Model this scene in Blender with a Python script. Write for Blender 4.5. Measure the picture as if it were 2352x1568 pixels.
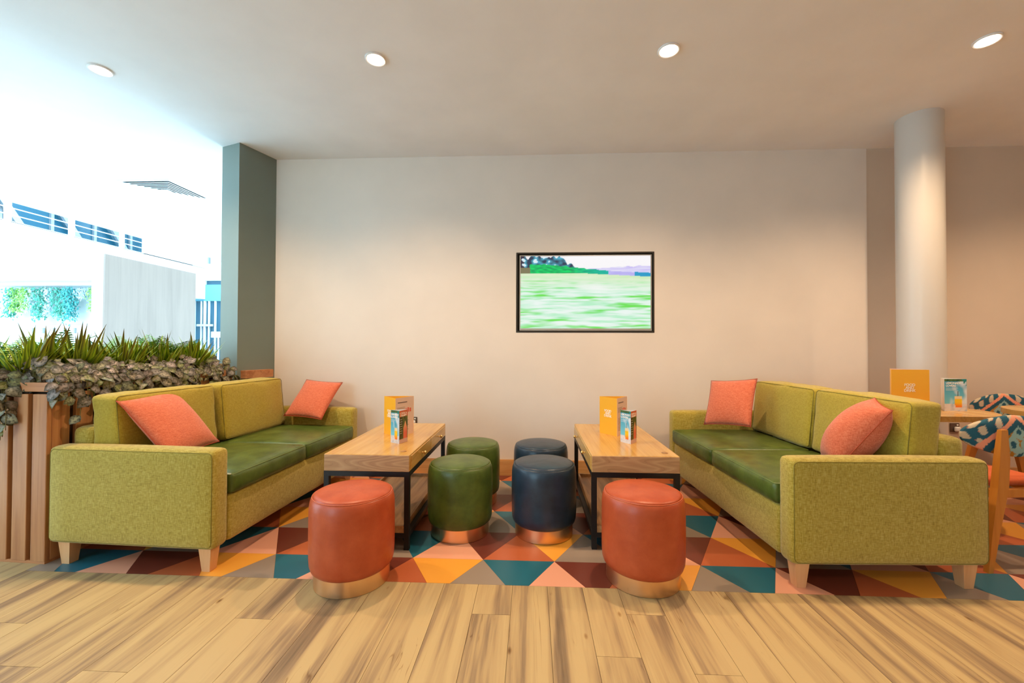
import bpy, bmesh, math, random
from mathutils import Vector, Matrix, noise

random.seed(7)
S = 1.2                      # all lengths below are in camera-height units of 1.05; S turns them into metres
PI = math.pi
scene = bpy.context.scene
for o in list(bpy.data.objects):
    bpy.data.objects.remove(o)
COL = scene.collection

# ------------------------------------------------------------------ camera
F_PX = 955.0
YAW, PITCH, ROLL = math.radians(2.738), math.radians(0.795), math.radians(0.166)
cam_data = bpy.data.cameras.new('camera')
cam_data.sensor_width = 36.0
cam_data.lens = F_PX / 2352.0 * 36.0
cam_data.clip_start = 0.05
cam_data.clip_end = 200
cam = bpy.data.objects.new('camera', cam_data)
COL.objects.link(cam)
r_ = Vector((math.cos(YAW), math.sin(YAW), 0)); f_ = Vector((-math.sin(YAW), math.cos(YAW), 0)); u_ = Vector((0, 0, 1))
f2 = f_ * math.cos(PITCH) + u_ * math.sin(PITCH); u2 = u_ * math.cos(PITCH) - f_ * math.sin(PITCH)
r3 = r_ * math.cos(ROLL) + u2 * math.sin(ROLL); u3 = u2 * math.cos(ROLL) - r_ * math.sin(ROLL)
cam.matrix_world = Matrix(((r3.x, u3.x, -f2.x, 0), (r3.y, u3.y, -f2.y, 0), (r3.z, u3.z, -f2.z, 1.05 * S), (0, 0, 0, 1)))
scene.camera = cam

# ------------------------------------------------------------------ world, light, exposure
world = bpy.data.worlds.new('daylight')
scene.world = world
world.use_nodes = True
bg = world.node_tree.nodes['Background']
bg.inputs[0].default_value = (0.52, 0.82, 1.0, 1)
bg.inputs[1].default_value = 10.5
scene.view_settings.view_transform = 'Standard'
scene.view_settings.look = 'None'
scene.view_settings.gamma = 1
scene.view_settings.use_curve_mapping = False
scene.view_settings.exposure = -0.42
scene.cycles.max_bounces = 8
scene.cycles.diffuse_bounces = 5
scene.cycles.glossy_bounces = 3
scene.cycles.transmission_bounces = 4
scene.cycles.sample_clamp_indirect = 6.0
scene.cycles.caustics_reflective = False
scene.cycles.caustics_refractive = False
LAMP_W = 204.0
LAMP_RGB = (1.0, 0.70, 0.43)
CEIL = 2.644
WALL_Y = 3.428
LAMP_XS = [-2.488, -0.867, 0.728, 2.346]
LAMP_Y = 2.24

def spot(x, y, w, rgb=LAMP_RGB):
    l = bpy.data.lights.new('downlight_lamp', 'SPOT')
    l.energy = w; l.color = rgb; l.spot_size = math.radians(143); l.spot_blend = 0.95
    l.shadow_soft_size = 0.035
    o = bpy.data.objects.new('downlight_lamp', l)
    COL.objects.link(o)
    o.location = (x * S, y * S, (CEIL - 0.035) * S)
    return o

# ------------------------------------------------------------------ materials
def new_mat(name):
    m = bpy.data.materials.new(name); m.use_nodes = True
    nt = m.node_tree
    return m, nt, nt.nodes['Principled BSDF']

def N(nt, typ, **kw):
    n = nt.nodes.new(typ)
    for k, v in kw.items():
        if k.startswith('i_'):
            n.inputs[k[2:].replace('_', ' ')].default_value = v
        else:
            setattr(n, k, v)
    return n

def srgb(r, g, b):
    def c(x):
        x /= 255.0
        return x / 12.92 if x <= 0.04045 else ((x + 0.055) / 1.055) ** 2.4
    return (c(r), c(g), c(b), 1)

def ramp(nt, stops, interp='LINEAR'):
    n = nt.nodes.new('ShaderNodeValToRGB')
    cr = n.color_ramp; cr.interpolation = interp
    while len(cr.elements) < len(stops): cr.elements.new(0.5)
    for e, (p, c) in zip(cr.elements, stops):
        e.position = p; e.color = c
    return n

def bump(nt, b, height_socket, strength=0.2, dist=0.01):
    n = nt.nodes.new('ShaderNodeBump')
    n.inputs['Strength'].default_value = strength; n.inputs['Distance'].default_value = dist
    nt.links.new(height_socket, n.inputs['Height']); nt.links.new(n.outputs[0], b.inputs['Normal'])

def plain(name, col, rough=0.5, metal=0.0, spec=0.5, coat=0.0):
    m, nt, b = new_mat(name)
    b.inputs['Base Color'].default_value = col; b.inputs['Roughness'].default_value = rough
    b.inputs['Metallic'].default_value = metal; b.inputs['Specular IOR Level'].default_value = spec
    b.inputs['Coat Weight'].default_value = coat
    return m

def coords(nt, scale=(1, 1, 1), rot=(0, 0, 0), rnd=False, kind='Object'):
    tc = nt.nodes.new('ShaderNodeTexCoord'); mp = nt.nodes.new('ShaderNodeMapping')
    mp.inputs['Scale'].default_value = scale; mp.inputs['Rotation'].default_value = rot
    nt.links.new(tc.outputs[kind], mp.inputs['Vector'])
    if rnd:
        oi = nt.nodes.new('ShaderNodeObjectInfo')
        mu = nt.nodes.new('ShaderNodeVectorMath'); mu.operation = 'MULTIPLY_ADD'
        cb = nt.nodes.new('ShaderNodeCombineXYZ')
        for i in range(3): nt.links.new(oi.outputs['Random'], cb.inputs[i])
        nt.links.new(cb.outputs[0], mu.inputs[0]); mu.inputs[1].default_value = (37.0, 91.0, 53.0)
        nt.links.new(mp.outputs[0], mu.inputs[2])
        return mu.outputs[0]
    return mp.outputs[0]

def paint(name, col, rough=0.6):
    m, nt, b = new_mat(name)
    v = coords(nt, (1, 1, 1))
    n1 = N(nt, 'ShaderNodeTexNoise', i_Scale=2.2, i_Detail=3.0)
    n2 = N(nt, 'ShaderNodeTexNoise', i_Scale=160.0, i_Detail=2.0)
    nt.links.new(v, n1.inputs['Vector']); nt.links.new(v, n2.inputs['Vector'])
    c2 = tuple(x * 0.94 for x in col[:3]) + (1,)
    r = ramp(nt, [(0.3, c2), (0.7, col)])
    nt.links.new(n1.outputs['Fac'], r.inputs[0]); nt.links.new(r.outputs[0], b.inputs['Base Color'])
    b.inputs['Roughness'].default_value = rough
    bump(nt, b, n2.outputs['Fac'], 0.06, 0.004)
    return m

def wood(name, c_dark, c_mid, c_light, axis='Y', scale=1.0, rough=0.42, rnd=True, contrast=1.0, coat=0.0):
    """grain runs along the given object axis"""
    m, nt, b = new_mat(name)
    st = {'X': (0.9, 9, 9), 'Y': (9, 0.9, 9), 'Z': (9, 9, 0.9)}[axis]
    v = coords(nt, tuple(s * scale for s in st), rnd=rnd)
    w = N(nt, 'ShaderNodeTexNoise', i_Scale=1.1, i_Detail=5.0, i_Roughness=0.62, i_Distortion=0.6)
    nt.links.new(v, w.inputs['Vector'])
    st2 = {'X': (1.5, 70, 70), 'Y': (70, 1.5, 70), 'Z': (70, 70, 1.5)}[axis]
    v2 = coords(nt, tuple(s * scale for s in st2), rnd=rnd)
    g = N(nt, 'ShaderNodeTexNoise', i_Scale=1.0, i_Detail=3.0)
    nt.links.new(v2, g.inputs['Vector'])
    mx = N(nt, 'ShaderNodeMath', operation='MULTIPLY_ADD')
    nt.links.new(g.outputs['Fac'], mx.inputs[0]); mx.inputs[1].default_value = 0.35; 
    sb = N(nt, 'ShaderNodeMath', operation='MULTIPLY_ADD')
    nt.links.new(w.outputs['Fac'], sb.inputs[0]); sb.inputs[1].default_value = 0.9 * contrast; sb.inputs[2].default_value = -0.12 - 0.45 * (contrast - 1)
    nt.links.new(sb.outputs[0], mx.inputs[2])
    r = ramp(nt, [(0.30, c_dark), (0.5, c_mid), (0.72, c_light)])
    nt.links.new(mx.outputs[0], r.inputs[0]); nt.links.new(r.outputs[0], b.inputs['Base Color'])
    b.inputs['Roughness'].default_value = rough; b.inputs['Coat Weight'].default_value = coat
    b.inputs['Coat Roughness'].default_value = 0.25
    bump(nt, b, g.outputs['Fac'], 0.08, 0.003)
    return m

def tweed(name, dark, mid, light, fine=1.0, rough=0.9):
    m, nt, b = new_mat(name)
    va = coords(nt, (38 * fine, 38 * fine, 300 * fine)); vb = coords(nt, (270 * fine, 270 * fine, 44 * fine))
    a = N(nt, 'ShaderNodeTexNoise', i_Scale=1.0, i_Detail=2.0); c = N(nt, 'ShaderNodeTexNoise', i_Scale=1.0, i_Detail=2.0)
    nt.links.new(va, a.inputs['Vector']); nt.links.new(vb, c.inputs['Vector'])
    ad = N(nt, 'ShaderNodeMath', operation='ADD'); nt.links.new(a.outputs['Fac'], ad.inputs[0]); nt.links.new(c.outputs['Fac'], ad.inputs[1])
    hf = N(nt, 'ShaderNodeMath', operation='MULTIPLY'); hf.inputs[1].default_value = 0.5; nt.links.new(ad.outputs[0], hf.inputs[0])
    r = ramp(nt, [(0.30, dark), (0.5, mid), (0.70, light)])
    nt.links.new(hf.outputs[0], r.inputs[0]); nt.links.new(r.outputs[0], b.inputs['Base Color'])
    b.inputs['Roughness'].default_value = rough
    b.inputs['Sheen Weight'].default_value = 0.25; b.inputs['Sheen Roughness'].default_value = 0.6
    b.inputs['Specular IOR Level'].default_value = 0.2
    bump(nt, b, hf.outputs[0], 0.25, 0.004)
    return m

def leather(name, dark, light, rough=0.40):
    m, nt, b = new_mat(name)
    v = coords(nt, (1, 1, 1), rnd=True)
    a = N(nt, 'ShaderNodeTexNoise', i_Scale=9.0, i_Detail=6.0, i_Roughness=0.6); nt.links.new(v, a.inputs['Vector'])
    r = ramp(nt, [(0.32, dark), (0.7, light)])
    nt.links.new(a.outputs['Fac'], r.inputs[0]); nt.links.new(r.outputs[0], b.inputs['Base Color'])
    vo = N(nt, 'ShaderNodeTexVoronoi', i_Scale=260.0); nt.links.new(v, vo.inputs['Vector'])
    b2 = N(nt, 'ShaderNodeTexNoise', i_Scale=14.0, i_Detail=4.0); nt.links.new(v, b2.inputs['Vector'])
    ad = N(nt, 'ShaderNodeMath', operation='MULTIPLY_ADD'); ad.inputs[1].default_value = 0.06
    nt.links.new(vo.outputs['Distance'], ad.inputs[0]); nt.links.new(b2.outputs['Fac'], ad.inputs[2])
    b.inputs['Roughness'].default_value = rough; b.inputs['Specular IOR Level'].default_value = 0.45
    bump(nt, b, ad.outputs[0], 0.22, 0.012)
    return m

def vcol_mat(name, rough=0.5, emit=0.0, spots=None, trans=0.0):
    m, nt, b = new_mat(name)
    at = N(nt, 'ShaderNodeAttribute', attribute_name='col')
    src = at.outputs['Color']
    if spots:
        v = coords(nt, (1, 1, 1), rnd=True)
        vo = N(nt, 'ShaderNodeTexNoise', i_Scale=spots[0], i_Detail=2.0); nt.links.new(v, vo.inputs['Vector'])
        rp = ramp(nt, [(0.34, (0.1, 0.1, 0.1, 1)), (0.56, (1, 1, 1, 1))]); nt.links.new(vo.outputs['Fac'], rp.inputs[0])
        mx = N(nt, 'ShaderNodeMix', data_type='RGBA')
        ml = N(nt, 'ShaderNodeMath', operation='MULTIPLY'); nt.links.new(rp.outputs[0], ml.inputs[0]); nt.links.new(at.outputs['Alpha'], ml.inputs[1])
        nt.links.new(ml.outputs[0], mx.inputs['Factor']); nt.links.new(src, mx.inputs['A'])
        oi = N(nt, 'ShaderNodeObjectInfo')
        pr = ramp(nt, [(0.0, spots[1]), (0.45, spots[2]), (0.75, spots[3]), (1.0, spots[4])]); nt.links.new(oi.outputs['Random'], pr.inputs[0])
        nt.links.new(pr.outputs[0], mx.inputs['B']); src = mx.outputs['Result']
    if emit:
        nt.links.new(src, b.inputs['Emission Color']); b.inputs['Emission Strength'].default_value = emit
        b.inputs['Base Color'].default_value = (0.01, 0.01, 0.01, 1)
    else:
        nt.links.new(src, b.inputs['Base Color'])
    b.inputs['Roughness'].default_value = rough
    return m

M = {}
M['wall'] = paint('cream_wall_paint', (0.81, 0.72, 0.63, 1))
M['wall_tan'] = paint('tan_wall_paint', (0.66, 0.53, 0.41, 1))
M['ceiling'] = paint('white_ceiling_paint', (0.88, 0.88, 0.88, 1), 0.8)
M['stub'] = paint('sage_wall_paint', (0.20, 0.25, 0.225, 1), 0.55)
M['white'] = paint('white_paint', (0.83, 0.84, 0.85, 1), 0.45)
M['column'] = plain('cream_gloss_paint', (0.62, 0.58, 0.53, 1), 0.35)
M['oak'] = wood('golden_oak', srgb(168, 120, 56), srgb(197, 151, 78), srgb(212, 172, 98), 'Y', 1.0, 0.26, contrast=0.8, coat=0.3)
def cathedral(name, dark, mid, light):
    m, nt, b = new_mat(name)
    v = coords(nt, (2.2, 2.2, 9.0), rnd=True)
    n1 = N(nt, 'ShaderNodeTexNoise', i_Scale=1.0, i_Detail=1.0, i_Roughness=0.4, i_Distortion=0.3); nt.links.new(v, n1.inputs['Vector'])
    k = N(nt, 'ShaderNodeMath', operation='MULTIPLY'); nt.links.new(n1.outputs['Fac'], k.inputs[0]); k.inputs[1].default_value = 15.0
    fr_ = N(nt, 'ShaderNodeMath', operation='FRACT'); nt.links.new(k.outputs[0], fr_.inputs[0])
    n2 = N(nt, 'ShaderNodeTexNoise', i_Scale=1.0, i_Detail=3.0); nt.links.new(coords(nt, (6, 6, 160), rnd=True), n2.inputs['Vector'])
    ad = N(nt, 'ShaderNodeMath', operation='MULTIPLY_ADD'); nt.links.new(n2.outputs['Fac'], ad.inputs[0]); ad.inputs[1].default_value = 0.5; nt.links.new(fr_.outputs[0], ad.inputs[2])
    r = ramp(nt, [(0.10, dark), (0.34, mid), (0.8, light), (1.2, mid)]); nt.links.new(ad.outputs[0], r.inputs[0])
    nt.links.new(r.outputs[0], b.inputs['Base Color']); b.inputs['Roughness'].default_value = 0.42
    return m
M['oak_end'] = cathedral('oak_front', srgb(150, 106, 66), srgb(190, 144, 96), srgb(208, 164, 116))
M['oak_rail'] = wood('oak_skirting', srgb(168, 118, 66), srgb(196, 145, 88), srgb(212, 165, 108), 'X', 1.0, 0.4, contrast=0.8)
M['tray'] = wood('brown_oak', srgb(120, 82, 48), srgb(168, 124, 78), srgb(196, 152, 102), 'Y', 0.9, 0.4, contrast=1.4)
M['beech'] = wood('pale_beech', srgb(206, 150, 100), srgb(224, 172, 122), srgb(234, 188, 140), 'Z', 0.6, 0.45, contrast=0.6)
M['chair_wood'] = wood('honey_beech', srgb(186, 112, 36), srgb(206, 130, 48), srgb(218, 146, 62), 'Z', 0.6, 0.4, contrast=0.6)
M['cedar'] = wood('red_brown_timber', srgb(158, 98, 58), srgb(190, 132, 86), srgb(206, 152, 106), 'Z', 0.8, 0.45, contrast=1.1)
M['cedar_cap'] = wood('red_brown_timber_cap', srgb(166, 102, 62), srgb(196, 134, 88), srgb(210, 152, 106), 'X', 0.8, 0.45)
M['planter_core'] = plain('dark_backing', (0.05, 0.025, 0.012, 1), 0.8)
M['laminate'] = wood('shaded_ash_laminate', (0.25, 0.18, 0.145, 1), (0.29, 0.21, 0.17, 1), (0.32, 0.23, 0.185, 1), 'Z', 0.45, 0.5, contrast=1.0)  # shade put into the colour: this side faces away from atrium light
M['lime'] = tweed('lime_tweed', srgb(134, 114, 28), srgb(174, 153, 54), srgb(198, 180, 96))
M['lime_smooth'] = tweed('lime_cushion_weave', srgb(152, 130, 28), srgb(178, 156, 46), srgb(194, 174, 70), 1.3)
M['piping'] = plain('olive_seam', srgb(128, 116, 44), 0.9)
M['coral'] = tweed('coral_weave', srgb(184, 80, 50), srgb(213, 107, 73), srgb(228, 140, 106), 1.2)
M['coral_seam'] = plain('coral_seam', srgb(176, 74, 44), 0.9)
M['green_l'] = leather('green_leather', srgb(58, 78, 26), srgb(90, 110, 46), 0.34)
M['green_seam'] = plain('green_leather_seam', srgb(112, 128, 66), 0.45)
M['orange_l'] = leather('burnt_orange_leather', srgb(172, 70, 34), srgb(192, 88, 50), 0.36)
M['orange_seam'] = plain('orange_leather_seam', srgb(206, 104, 66), 0.5)
M['blue_l'] = leather('navy_leather', srgb(26, 42, 58), srgb(44, 62, 80), 0.32)
M['blue_seam'] = plain('navy_leather_seam', srgb(58, 76, 92), 0.45)
M['black'] = plain('black_steel', (0.012, 0.012, 0.013, 1), 0.45, 0.3)
M['dark'] = plain('dark_void', (0.01, 0.01, 0.01, 1), 0.8)
M['silver'] = plain('silver_bezel', (0.55, 0.52, 0.48, 1), 0.35, 0.6)
M['recess'] = plain('dark_recess', (0.035, 0.028, 0.02, 1), 0.35)
M['glass_dark'] = plain('black_glass', (0.01, 0.01, 0.01, 1), 0.08)
M['brass'] = plain('brass', (0.83, 0.56, 0.22, 1), 0.28, 1.0)
M['chrome'] = plain('brushed_steel', (0.62, 0.62, 0.62, 1), 0.3, 1.0)
M['bronze'] = plain('bronze_plate', (0.17, 0.13, 0.10, 1), 0.35, 0.8)
M['plastic'] = plain('white_plastic', (0.8, 0.78, 0.76, 1), 0.4)
M['grey_metal'] = plain('grey_metal', (0.35, 0.37, 0.40, 1), 0.4, 0.4)
M['soil'] = plain('dark_soil', (0.02, 0.015, 0.01, 1), 0.95)
M['seatpad'] = leather('coral_seat_vinyl', srgb(206, 92, 48), srgb(220, 108, 62), 0.45)
M['yellow'] = plain('yellow_card', srgb(253, 184, 50), 0.34)
M['pale_card'] = plain('pale_pink_card', srgb(226, 196, 178), 0.45)
M['white_card'] = plain('white_card', srgb(240, 238, 236), 0.45)
M['ink'] = plain('grey_print', srgb(120, 100, 92), 0.6)
M['print_white'] = plain('white_print', srgb(255, 248, 236), 0.5)
M['print_coral'] = plain('coral_print', srgb(222, 104, 84), 0.5)
M['print_dark'] = plain('dark_print', srgb(66, 50, 52), 0.5)
M['picture'] = vcol_mat('printed_picture', 0.4)
M['screen'] = vcol_mat('lit_screen', 0.2, emit=1.25)
M['ikat'] = vcol_mat('ikat_fabric', 0.85)
M['blade'] = vcol_mat('grass_blade', 0.42)
M['fern'] = vcol_mat('fern_green', 0.5)
M['spotted'] = vcol_mat('spotted_leaf', 0.5, spots=(95.0, (0.30, 0.26, 0.23, 1), (0.46, 0.38, 0.36, 1), (0.30, 0.33, 0.12, 1), (0.62, 0.47, 0.45, 1)))
M['broad'] = vcol_mat('broad_leaf', 0.4)
M['stem'] = plain('plant_stem', (0.16, 0.14, 0.04, 1), 0.6)
M['hang'] = vcol_mat('hanging_foliage', 0.6)

def brushed_copper():
    m, nt, b = new_mat('brushed_copper')
    v = coords(nt, (160, 160, 2))
    a = N(nt, 'ShaderNodeTexNoise', i_Scale=1.0, i_Detail=3.0); nt.links.new(v, a.inputs['Vector'])
    b.inputs['Base Color'].default_value = (0.86, 0.56, 0.31, 1); b.inputs['Metallic'].default_value = 1
    r = N(nt, 'ShaderNodeMath', operation='MULTIPLY_ADD'); r.inputs[1].default_value = 0.12; r.inputs[2].default_value = 0.24
    nt.links.new(a.outputs['Fac'], r.inputs[0]); nt.links.new(r.outputs[0], b.inputs['Roughness'])
    bump(nt, b, a.outputs['Fac'], 0.05, 0.002)
    return m
M['copper'] = brushed_copper()

def plank_mat():
    m, nt, b = new_mat('vinyl_plank')
    L = nt.links.new
    def nz_(sc, detail, rough, dist):
        n = N(nt, 'ShaderNodeTexNoise', i_Scale=1.0, i_Detail=detail, i_Roughness=rough, i_Distortion=dist)
        L(coords(nt, sc, rnd=True), n.inputs['Vector']); return n.outputs['Fac']
    a = nz_((12, 0.75, 1), 3.0, 0.55, 0.4); g = nz_((120, 3.2, 1), 5.0, 0.7, 0.5); f = nz_((46, 1.5, 1), 4.0, 0.65, 0.9)
    oi = N(nt, 'ShaderNodeObjectInfo')
    def madd(x, k, y):
        t = N(nt, 'ShaderNodeMath', operation='MULTIPLY_ADD'); L(x, t.inputs[0]); t.inputs[1].default_value = k
        if isinstance(y, float): t.inputs[2].default_value = y
        else: L(y, t.inputs[2])
        return t.outputs[0]
    t = madd(a, 1.35, -0.17); t = madd(oi.outputs['Random'], 0.13, t); t = madd(g, 0.20, t); t = madd(f, 0.30, t)
    r = ramp(nt, [(0.48, srgb(112, 91, 68)), (0.66, srgb(150, 124, 92)), (0.77, srgb(178, 150, 106)), (0.95, srgb(194, 167, 118))])
    L(t, r.inputs[0])
    # knots in some cells only
    vo = N(nt, 'ShaderNodeTexVoronoi', i_Scale=1.0); L(coords(nt, (8.0, 3.4, 1), rnd=True), vo.inputs['Vector'])
    sp = N(nt, 'ShaderNodeSeparateColor'); L(vo.outputs['Color'], sp.inputs[0])
    st = N(nt, 'ShaderNodeMath', operation='GREATER_THAN'); L(sp.outputs[0], st.inputs[0]); st.inputs[1].default_value = 0.45
    kd = N(nt, 'ShaderNodeMath', operation='ADD'); L(vo.outputs['Distance'], kd.inputs[0]); L(st.outputs[0], kd.inputs[1])
    kr = ramp(nt, [(0.03, (0.34, 0.25, 0.16, 1)), (0.065, (0.72, 0.62, 0.5, 1)), (0.095, (1, 1, 1, 1))]); L(kd.outputs[0], kr.inputs[0])
    # thin wandering checks along the grain
    ck = nz_((9, 0.55, 1), 3.0, 0.6, 1.2)
    ab = N(nt, 'ShaderNodeMath', operation='SUBTRACT'); L(ck, ab.inputs[0]); ab.inputs[1].default_value = 0.5
    a2 = N(nt, 'ShaderNodeMath', operation='ABSOLUTE'); L(ab.outputs[0], a2.inputs[0])
    br = nz_((3, 2.2, 1), 2.0, 0.5, 0.0)
    a3 = N(nt, 'ShaderNodeMath', operation='MULTIPLY_ADD'); L(br, a3.inputs[0]); a3.inputs[1].default_value = 0.07; 
    sb = N(nt, 'ShaderNodeMath', operation='SUBTRACT'); L(a2.outputs[0], sb.inputs[0]); sb.inputs[1].default_value = 0.024
    L(sb.outputs[0], a3.inputs[2])
    cr = ramp(nt, [(0.0, (0.56, 0.47, 0.37, 1)), (0.010, (1, 1, 1, 1))]); L(a3.outputs[0], cr.inputs[0])
    def mul(x, y):
        mx = N(nt, 'ShaderNodeMix', data_type='RGBA', blend_type='MULTIPLY'); mx.inputs['Factor'].default_value = 1
        L(x, mx.inputs['A']); L(y, mx.inputs['B']); return mx.outputs['Result']
    L(mul(mul(r.outputs[0], kr.outputs[0]), cr.outputs[0]), b.inputs['Base Color'])
    b.inputs['Roughness'].default_value = 0.5
    bump(nt, b, g, 0.1, 0.003)
    return m
M['plank'] = plank_mat()
M['subfloor'] = plain('dark_joint', (0.10, 0.065, 0.035, 1), 0.9)
M['stone'] = paint('pale_floor_tile', (0.68, 0.69, 0.70, 1), 0.3)
TILE_COLS = {'Y': srgb(238, 164, 62), 'T': srgb(30, 100, 120), 'M': srgb(112, 52, 40), 'P': srgb(232, 166, 136), 'O': srgb(184, 96, 58), 'G': srgb(150, 134, 120)}
for k, c in TILE_COLS.items():
    m, nt, b = new_mat('inlay_' + {'Y': 'mustard', 'T': 'teal', 'M': 'maroon', 'P': 'pink', 'O': 'terracotta', 'G': 'taupe'}[k])
    b.inputs['Base Color'].default_value = c; b.inputs['Roughness'].default_value = 0.36
    v = coords(nt, (1, 1, 1)); n_ = N(nt, 'ShaderNodeTexNoise', i_Scale=220.0); nt.links.new(v, n_.inputs['Vector'])
    bump(nt, b, n_.outputs['Fac'], 0.05, 0.002)
    M['tile_' + k] = m

# ------------------------------------------------------------------ mesh helpers
class MB:
    def __init__(self):
        self.v = []; self.f = []; self.c = None
    def add(self, verts, faces, mat=None):
        o = len(self.v)
        self.v += [(mat @ Vector(p)) if mat else Vector(p) for p in verts]
        self.f += [tuple(i + o for i in fc) for fc in faces]
        return self
    def box(self, x0, x1, y0, y1, z0, z1, mat=None):
        return self.add([(x0, y0, z0), (x1, y0, z0), (x1, y1, z0), (x0, y1, z0), (x0, y0, z1), (x1, y0, z1), (x1, y1, z1), (x0, y1, z1)],
                        [(0, 3, 2, 1), (4, 5, 6, 7), (0, 1, 5, 4), (1, 2, 6, 5), (2, 3, 7, 6), (3, 0, 4, 7)], mat)
    def rbox(self, x0, x1, y0, y1, z0, z1, r=0.01, seg=2, mat=None):
        bm = bmesh.new(); bmesh.ops.create_cube(bm, size=1)
        for v in bm.verts:
            v.co = Vector(((x0 + x1) / 2 + v.co.x * (x1 - x0), (y0 + y1) / 2 + v.co.y * (y1 - y0), (z0 + z1) / 2 + v.co.z * (z1 - z0)))
        bmesh.ops.bevel(bm, geom=list(bm.edges), offset=r, segments=seg, profile=0.5, affect='EDGES')
        bm.verts.index_update()
        self.add([v.co.copy() for v in bm.verts], [tuple(v.index for v in f.verts) for f in bm.faces], mat)
        bm.free(); return self
    def prism(self, poly, z0, z1, mat=None):
        n = len(poly)
        vs = [(p[0], p[1], z0) for p in poly] + [(p[0], p[1], z1) for p in poly]
        fs = [tuple(range(n - 1, -1, -1)), tuple(range(n, 2 * n))] + [(i, (i + 1) % n, n + (i + 1) % n, n + i) for i in range(n)]
        return self.add(vs, fs, mat)
    def frustum(self, x, y, z0, z1, a0, b0, a1, b1, mat=None):
        """tapered block, half sizes a,b at bottom (0) and top (1)"""
        vs = [(x + sx * a, y + sy * b, z) for (z, a, b) in ((z0, a0, b0), (z1, a1, b1)) for sx, sy in ((-1, -1), (1, -1), (1, 1), (-1, 1))]
        return self.add(vs, [(0, 3, 2, 1), (4, 5, 6, 7), (0, 1, 5, 4), (1, 2, 6, 5), (2, 3, 7, 6), (3, 0, 4, 7)], mat)
    def tube(self, path, r, n=6, closed=False, mat=None):
        path = [Vector(p) for p in path]; m = len(path); vs = []; fs = []
        rr = r if isinstance(r, (list, tuple)) else [r] * m
        for i, p in enumerate(path):
            a = path[(i - 1) % m] if (closed or i > 0) else p
            b = path[(i + 1) % m] if (closed or i < m - 1) else p
            t = (b - a).normalized()
            up = Vector((0, 0, 1)) if abs(t.z) < 0.95 else Vector((1, 0, 0))
            s = t.cross(up).normalized(); w = s.cross(t).normalized()
            vs += [p + (s * math.cos(2 * PI * k / n) + w * math.sin(2 * PI * k / n)) * rr[i] for k in range(n)]
        for i in range(m if closed else m - 1):
            j = (i + 1) % m
            fs += [(i * n + k, i * n + (k + 1) % n, j * n + (k + 1) % n, j * n + k) for k in range(n)]
        if not closed:
            fs += [tuple(range(n - 1, -1, -1)), tuple((m - 1) * n + k for k in range(n))]
        return self.add(vs, fs, mat)
    def lathe(self, prof, n=40, x=0, y=0, mat=None, cap=True):
        vs = []; fs = []; m = len(prof)
        for (r, z) in prof:
            vs += [(x + r * math.cos(2 * PI * k / n), y + r * math.sin(2 * PI * k / n), z) for k in range(n)]
        for i in range(m - 1):
            fs += [(i * n + k, i * n + (k + 1) % n, (i + 1) * n + (k + 1) % n, (i + 1) * n + k) for k in range(n)]
        if cap:
            fs += [tuple(range(n - 1, -1, -1)), tuple((m - 1) * n + k for k in range(n))]
        return self.add(vs, fs, mat)
    def build(self, name, mat, parent=None, loc=None, rotz=0.0, smooth=None, colors=None):
        me = bpy.data.meshes.new(name)
        me.from_pydata([tuple(p * S) for p in self.v], [], self.f)
        me.validate(); me.update()
        if mat is not None: me.materials.append(mat)
        if smooth is not None:
            me.shade_smooth()
            if smooth < 179: me.set_sharp_from_angle(angle=math.radians(smooth))
        if colors is not None:
            at = me.color_attributes.new('col', 'FLOAT_COLOR', 'POINT')
            for i, c in enumerate(colors): at.data[i].color = c
        o = bpy.data.objects.new(name, me)
        COL.objects.link(o)
        if parent is not None: o.parent = parent
        if loc is not None: o.location = Vector(loc) * S
        o.rotation_euler.z = rotz
        return o

def recalc(o):
    bm = bmesh.new(); bm.from_mesh(o.data); bmesh.ops.recalc_face_normals(bm, faces=list(bm.faces)); bm.to_mesh(o.data); bm.free()
    return o

def tag(o, label=None, cat=None, group=None, kind=None):
    if label: o['label'] = label
    if cat: o['category'] = cat
    if group: o['group'] = group
    if kind: o['kind'] = kind
    return o

def thing(name, label, cat, loc=(0, 0, 0), rotz=0.0, group=None):
    o = bpy.data.objects.new(name, None); COL.objects.link(o)
    o.empty_display_size = 0.1
    o.location = Vector(loc) * S; o.rotation_euler.z = rotz
    return tag(o, label, cat, group)

def copy_tree(root, loc, rotz=0.0):
    r = root.copy(); COL.objects.link(r); r.location = Vector(loc) * S; r.rotation_euler.z = rotz
    for ch in list(root.children):
        c = ch.copy(); COL.objects.link(c); c.parent = r
        for g in list(ch.children):
            d = g.copy(); COL.objects.link(d); d.parent = c
    return r

def struct(name, mb, mat, smooth=None, label=None):
    return tag(mb.build(name, mat, smooth=smooth), label, None, None, 'structure')

_font_cache = {}
def text_mb(mb, s, size, mat, bold=0.0, align='CENTER', depth=0.0004):
    cu = bpy.data.curves.new('lettering_curve', 'FONT'); cu.body = s; cu.size = size; cu.align_x = align
    cu.offset = bold; cu.extrude = depth; cu.space_line = 0.82
    ob = bpy.data.objects.new('lettering_curve', cu); COL.objects.link(ob)
    dg = bpy.context.evaluated_depsgraph_get(); dg.update()
    me = bpy.data.meshes.new_from_object(ob.evaluated_get(dg))
    mb.add([v.co.copy() for v in me.vertices], [tuple(p.vertices) for p in me.polygons], mat)
    bpy.data.objects.remove(ob); bpy.data.curves.remove(cu); bpy.data.meshes.remove(me)

def lerp(a, b, t): return a + (b - a) * t
def mixc(a, b, t):
    t = max(0, min(1, t)); return tuple(a[i] * (1 - t) + b[i] * t for i in range(3)) + (1,)

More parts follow.
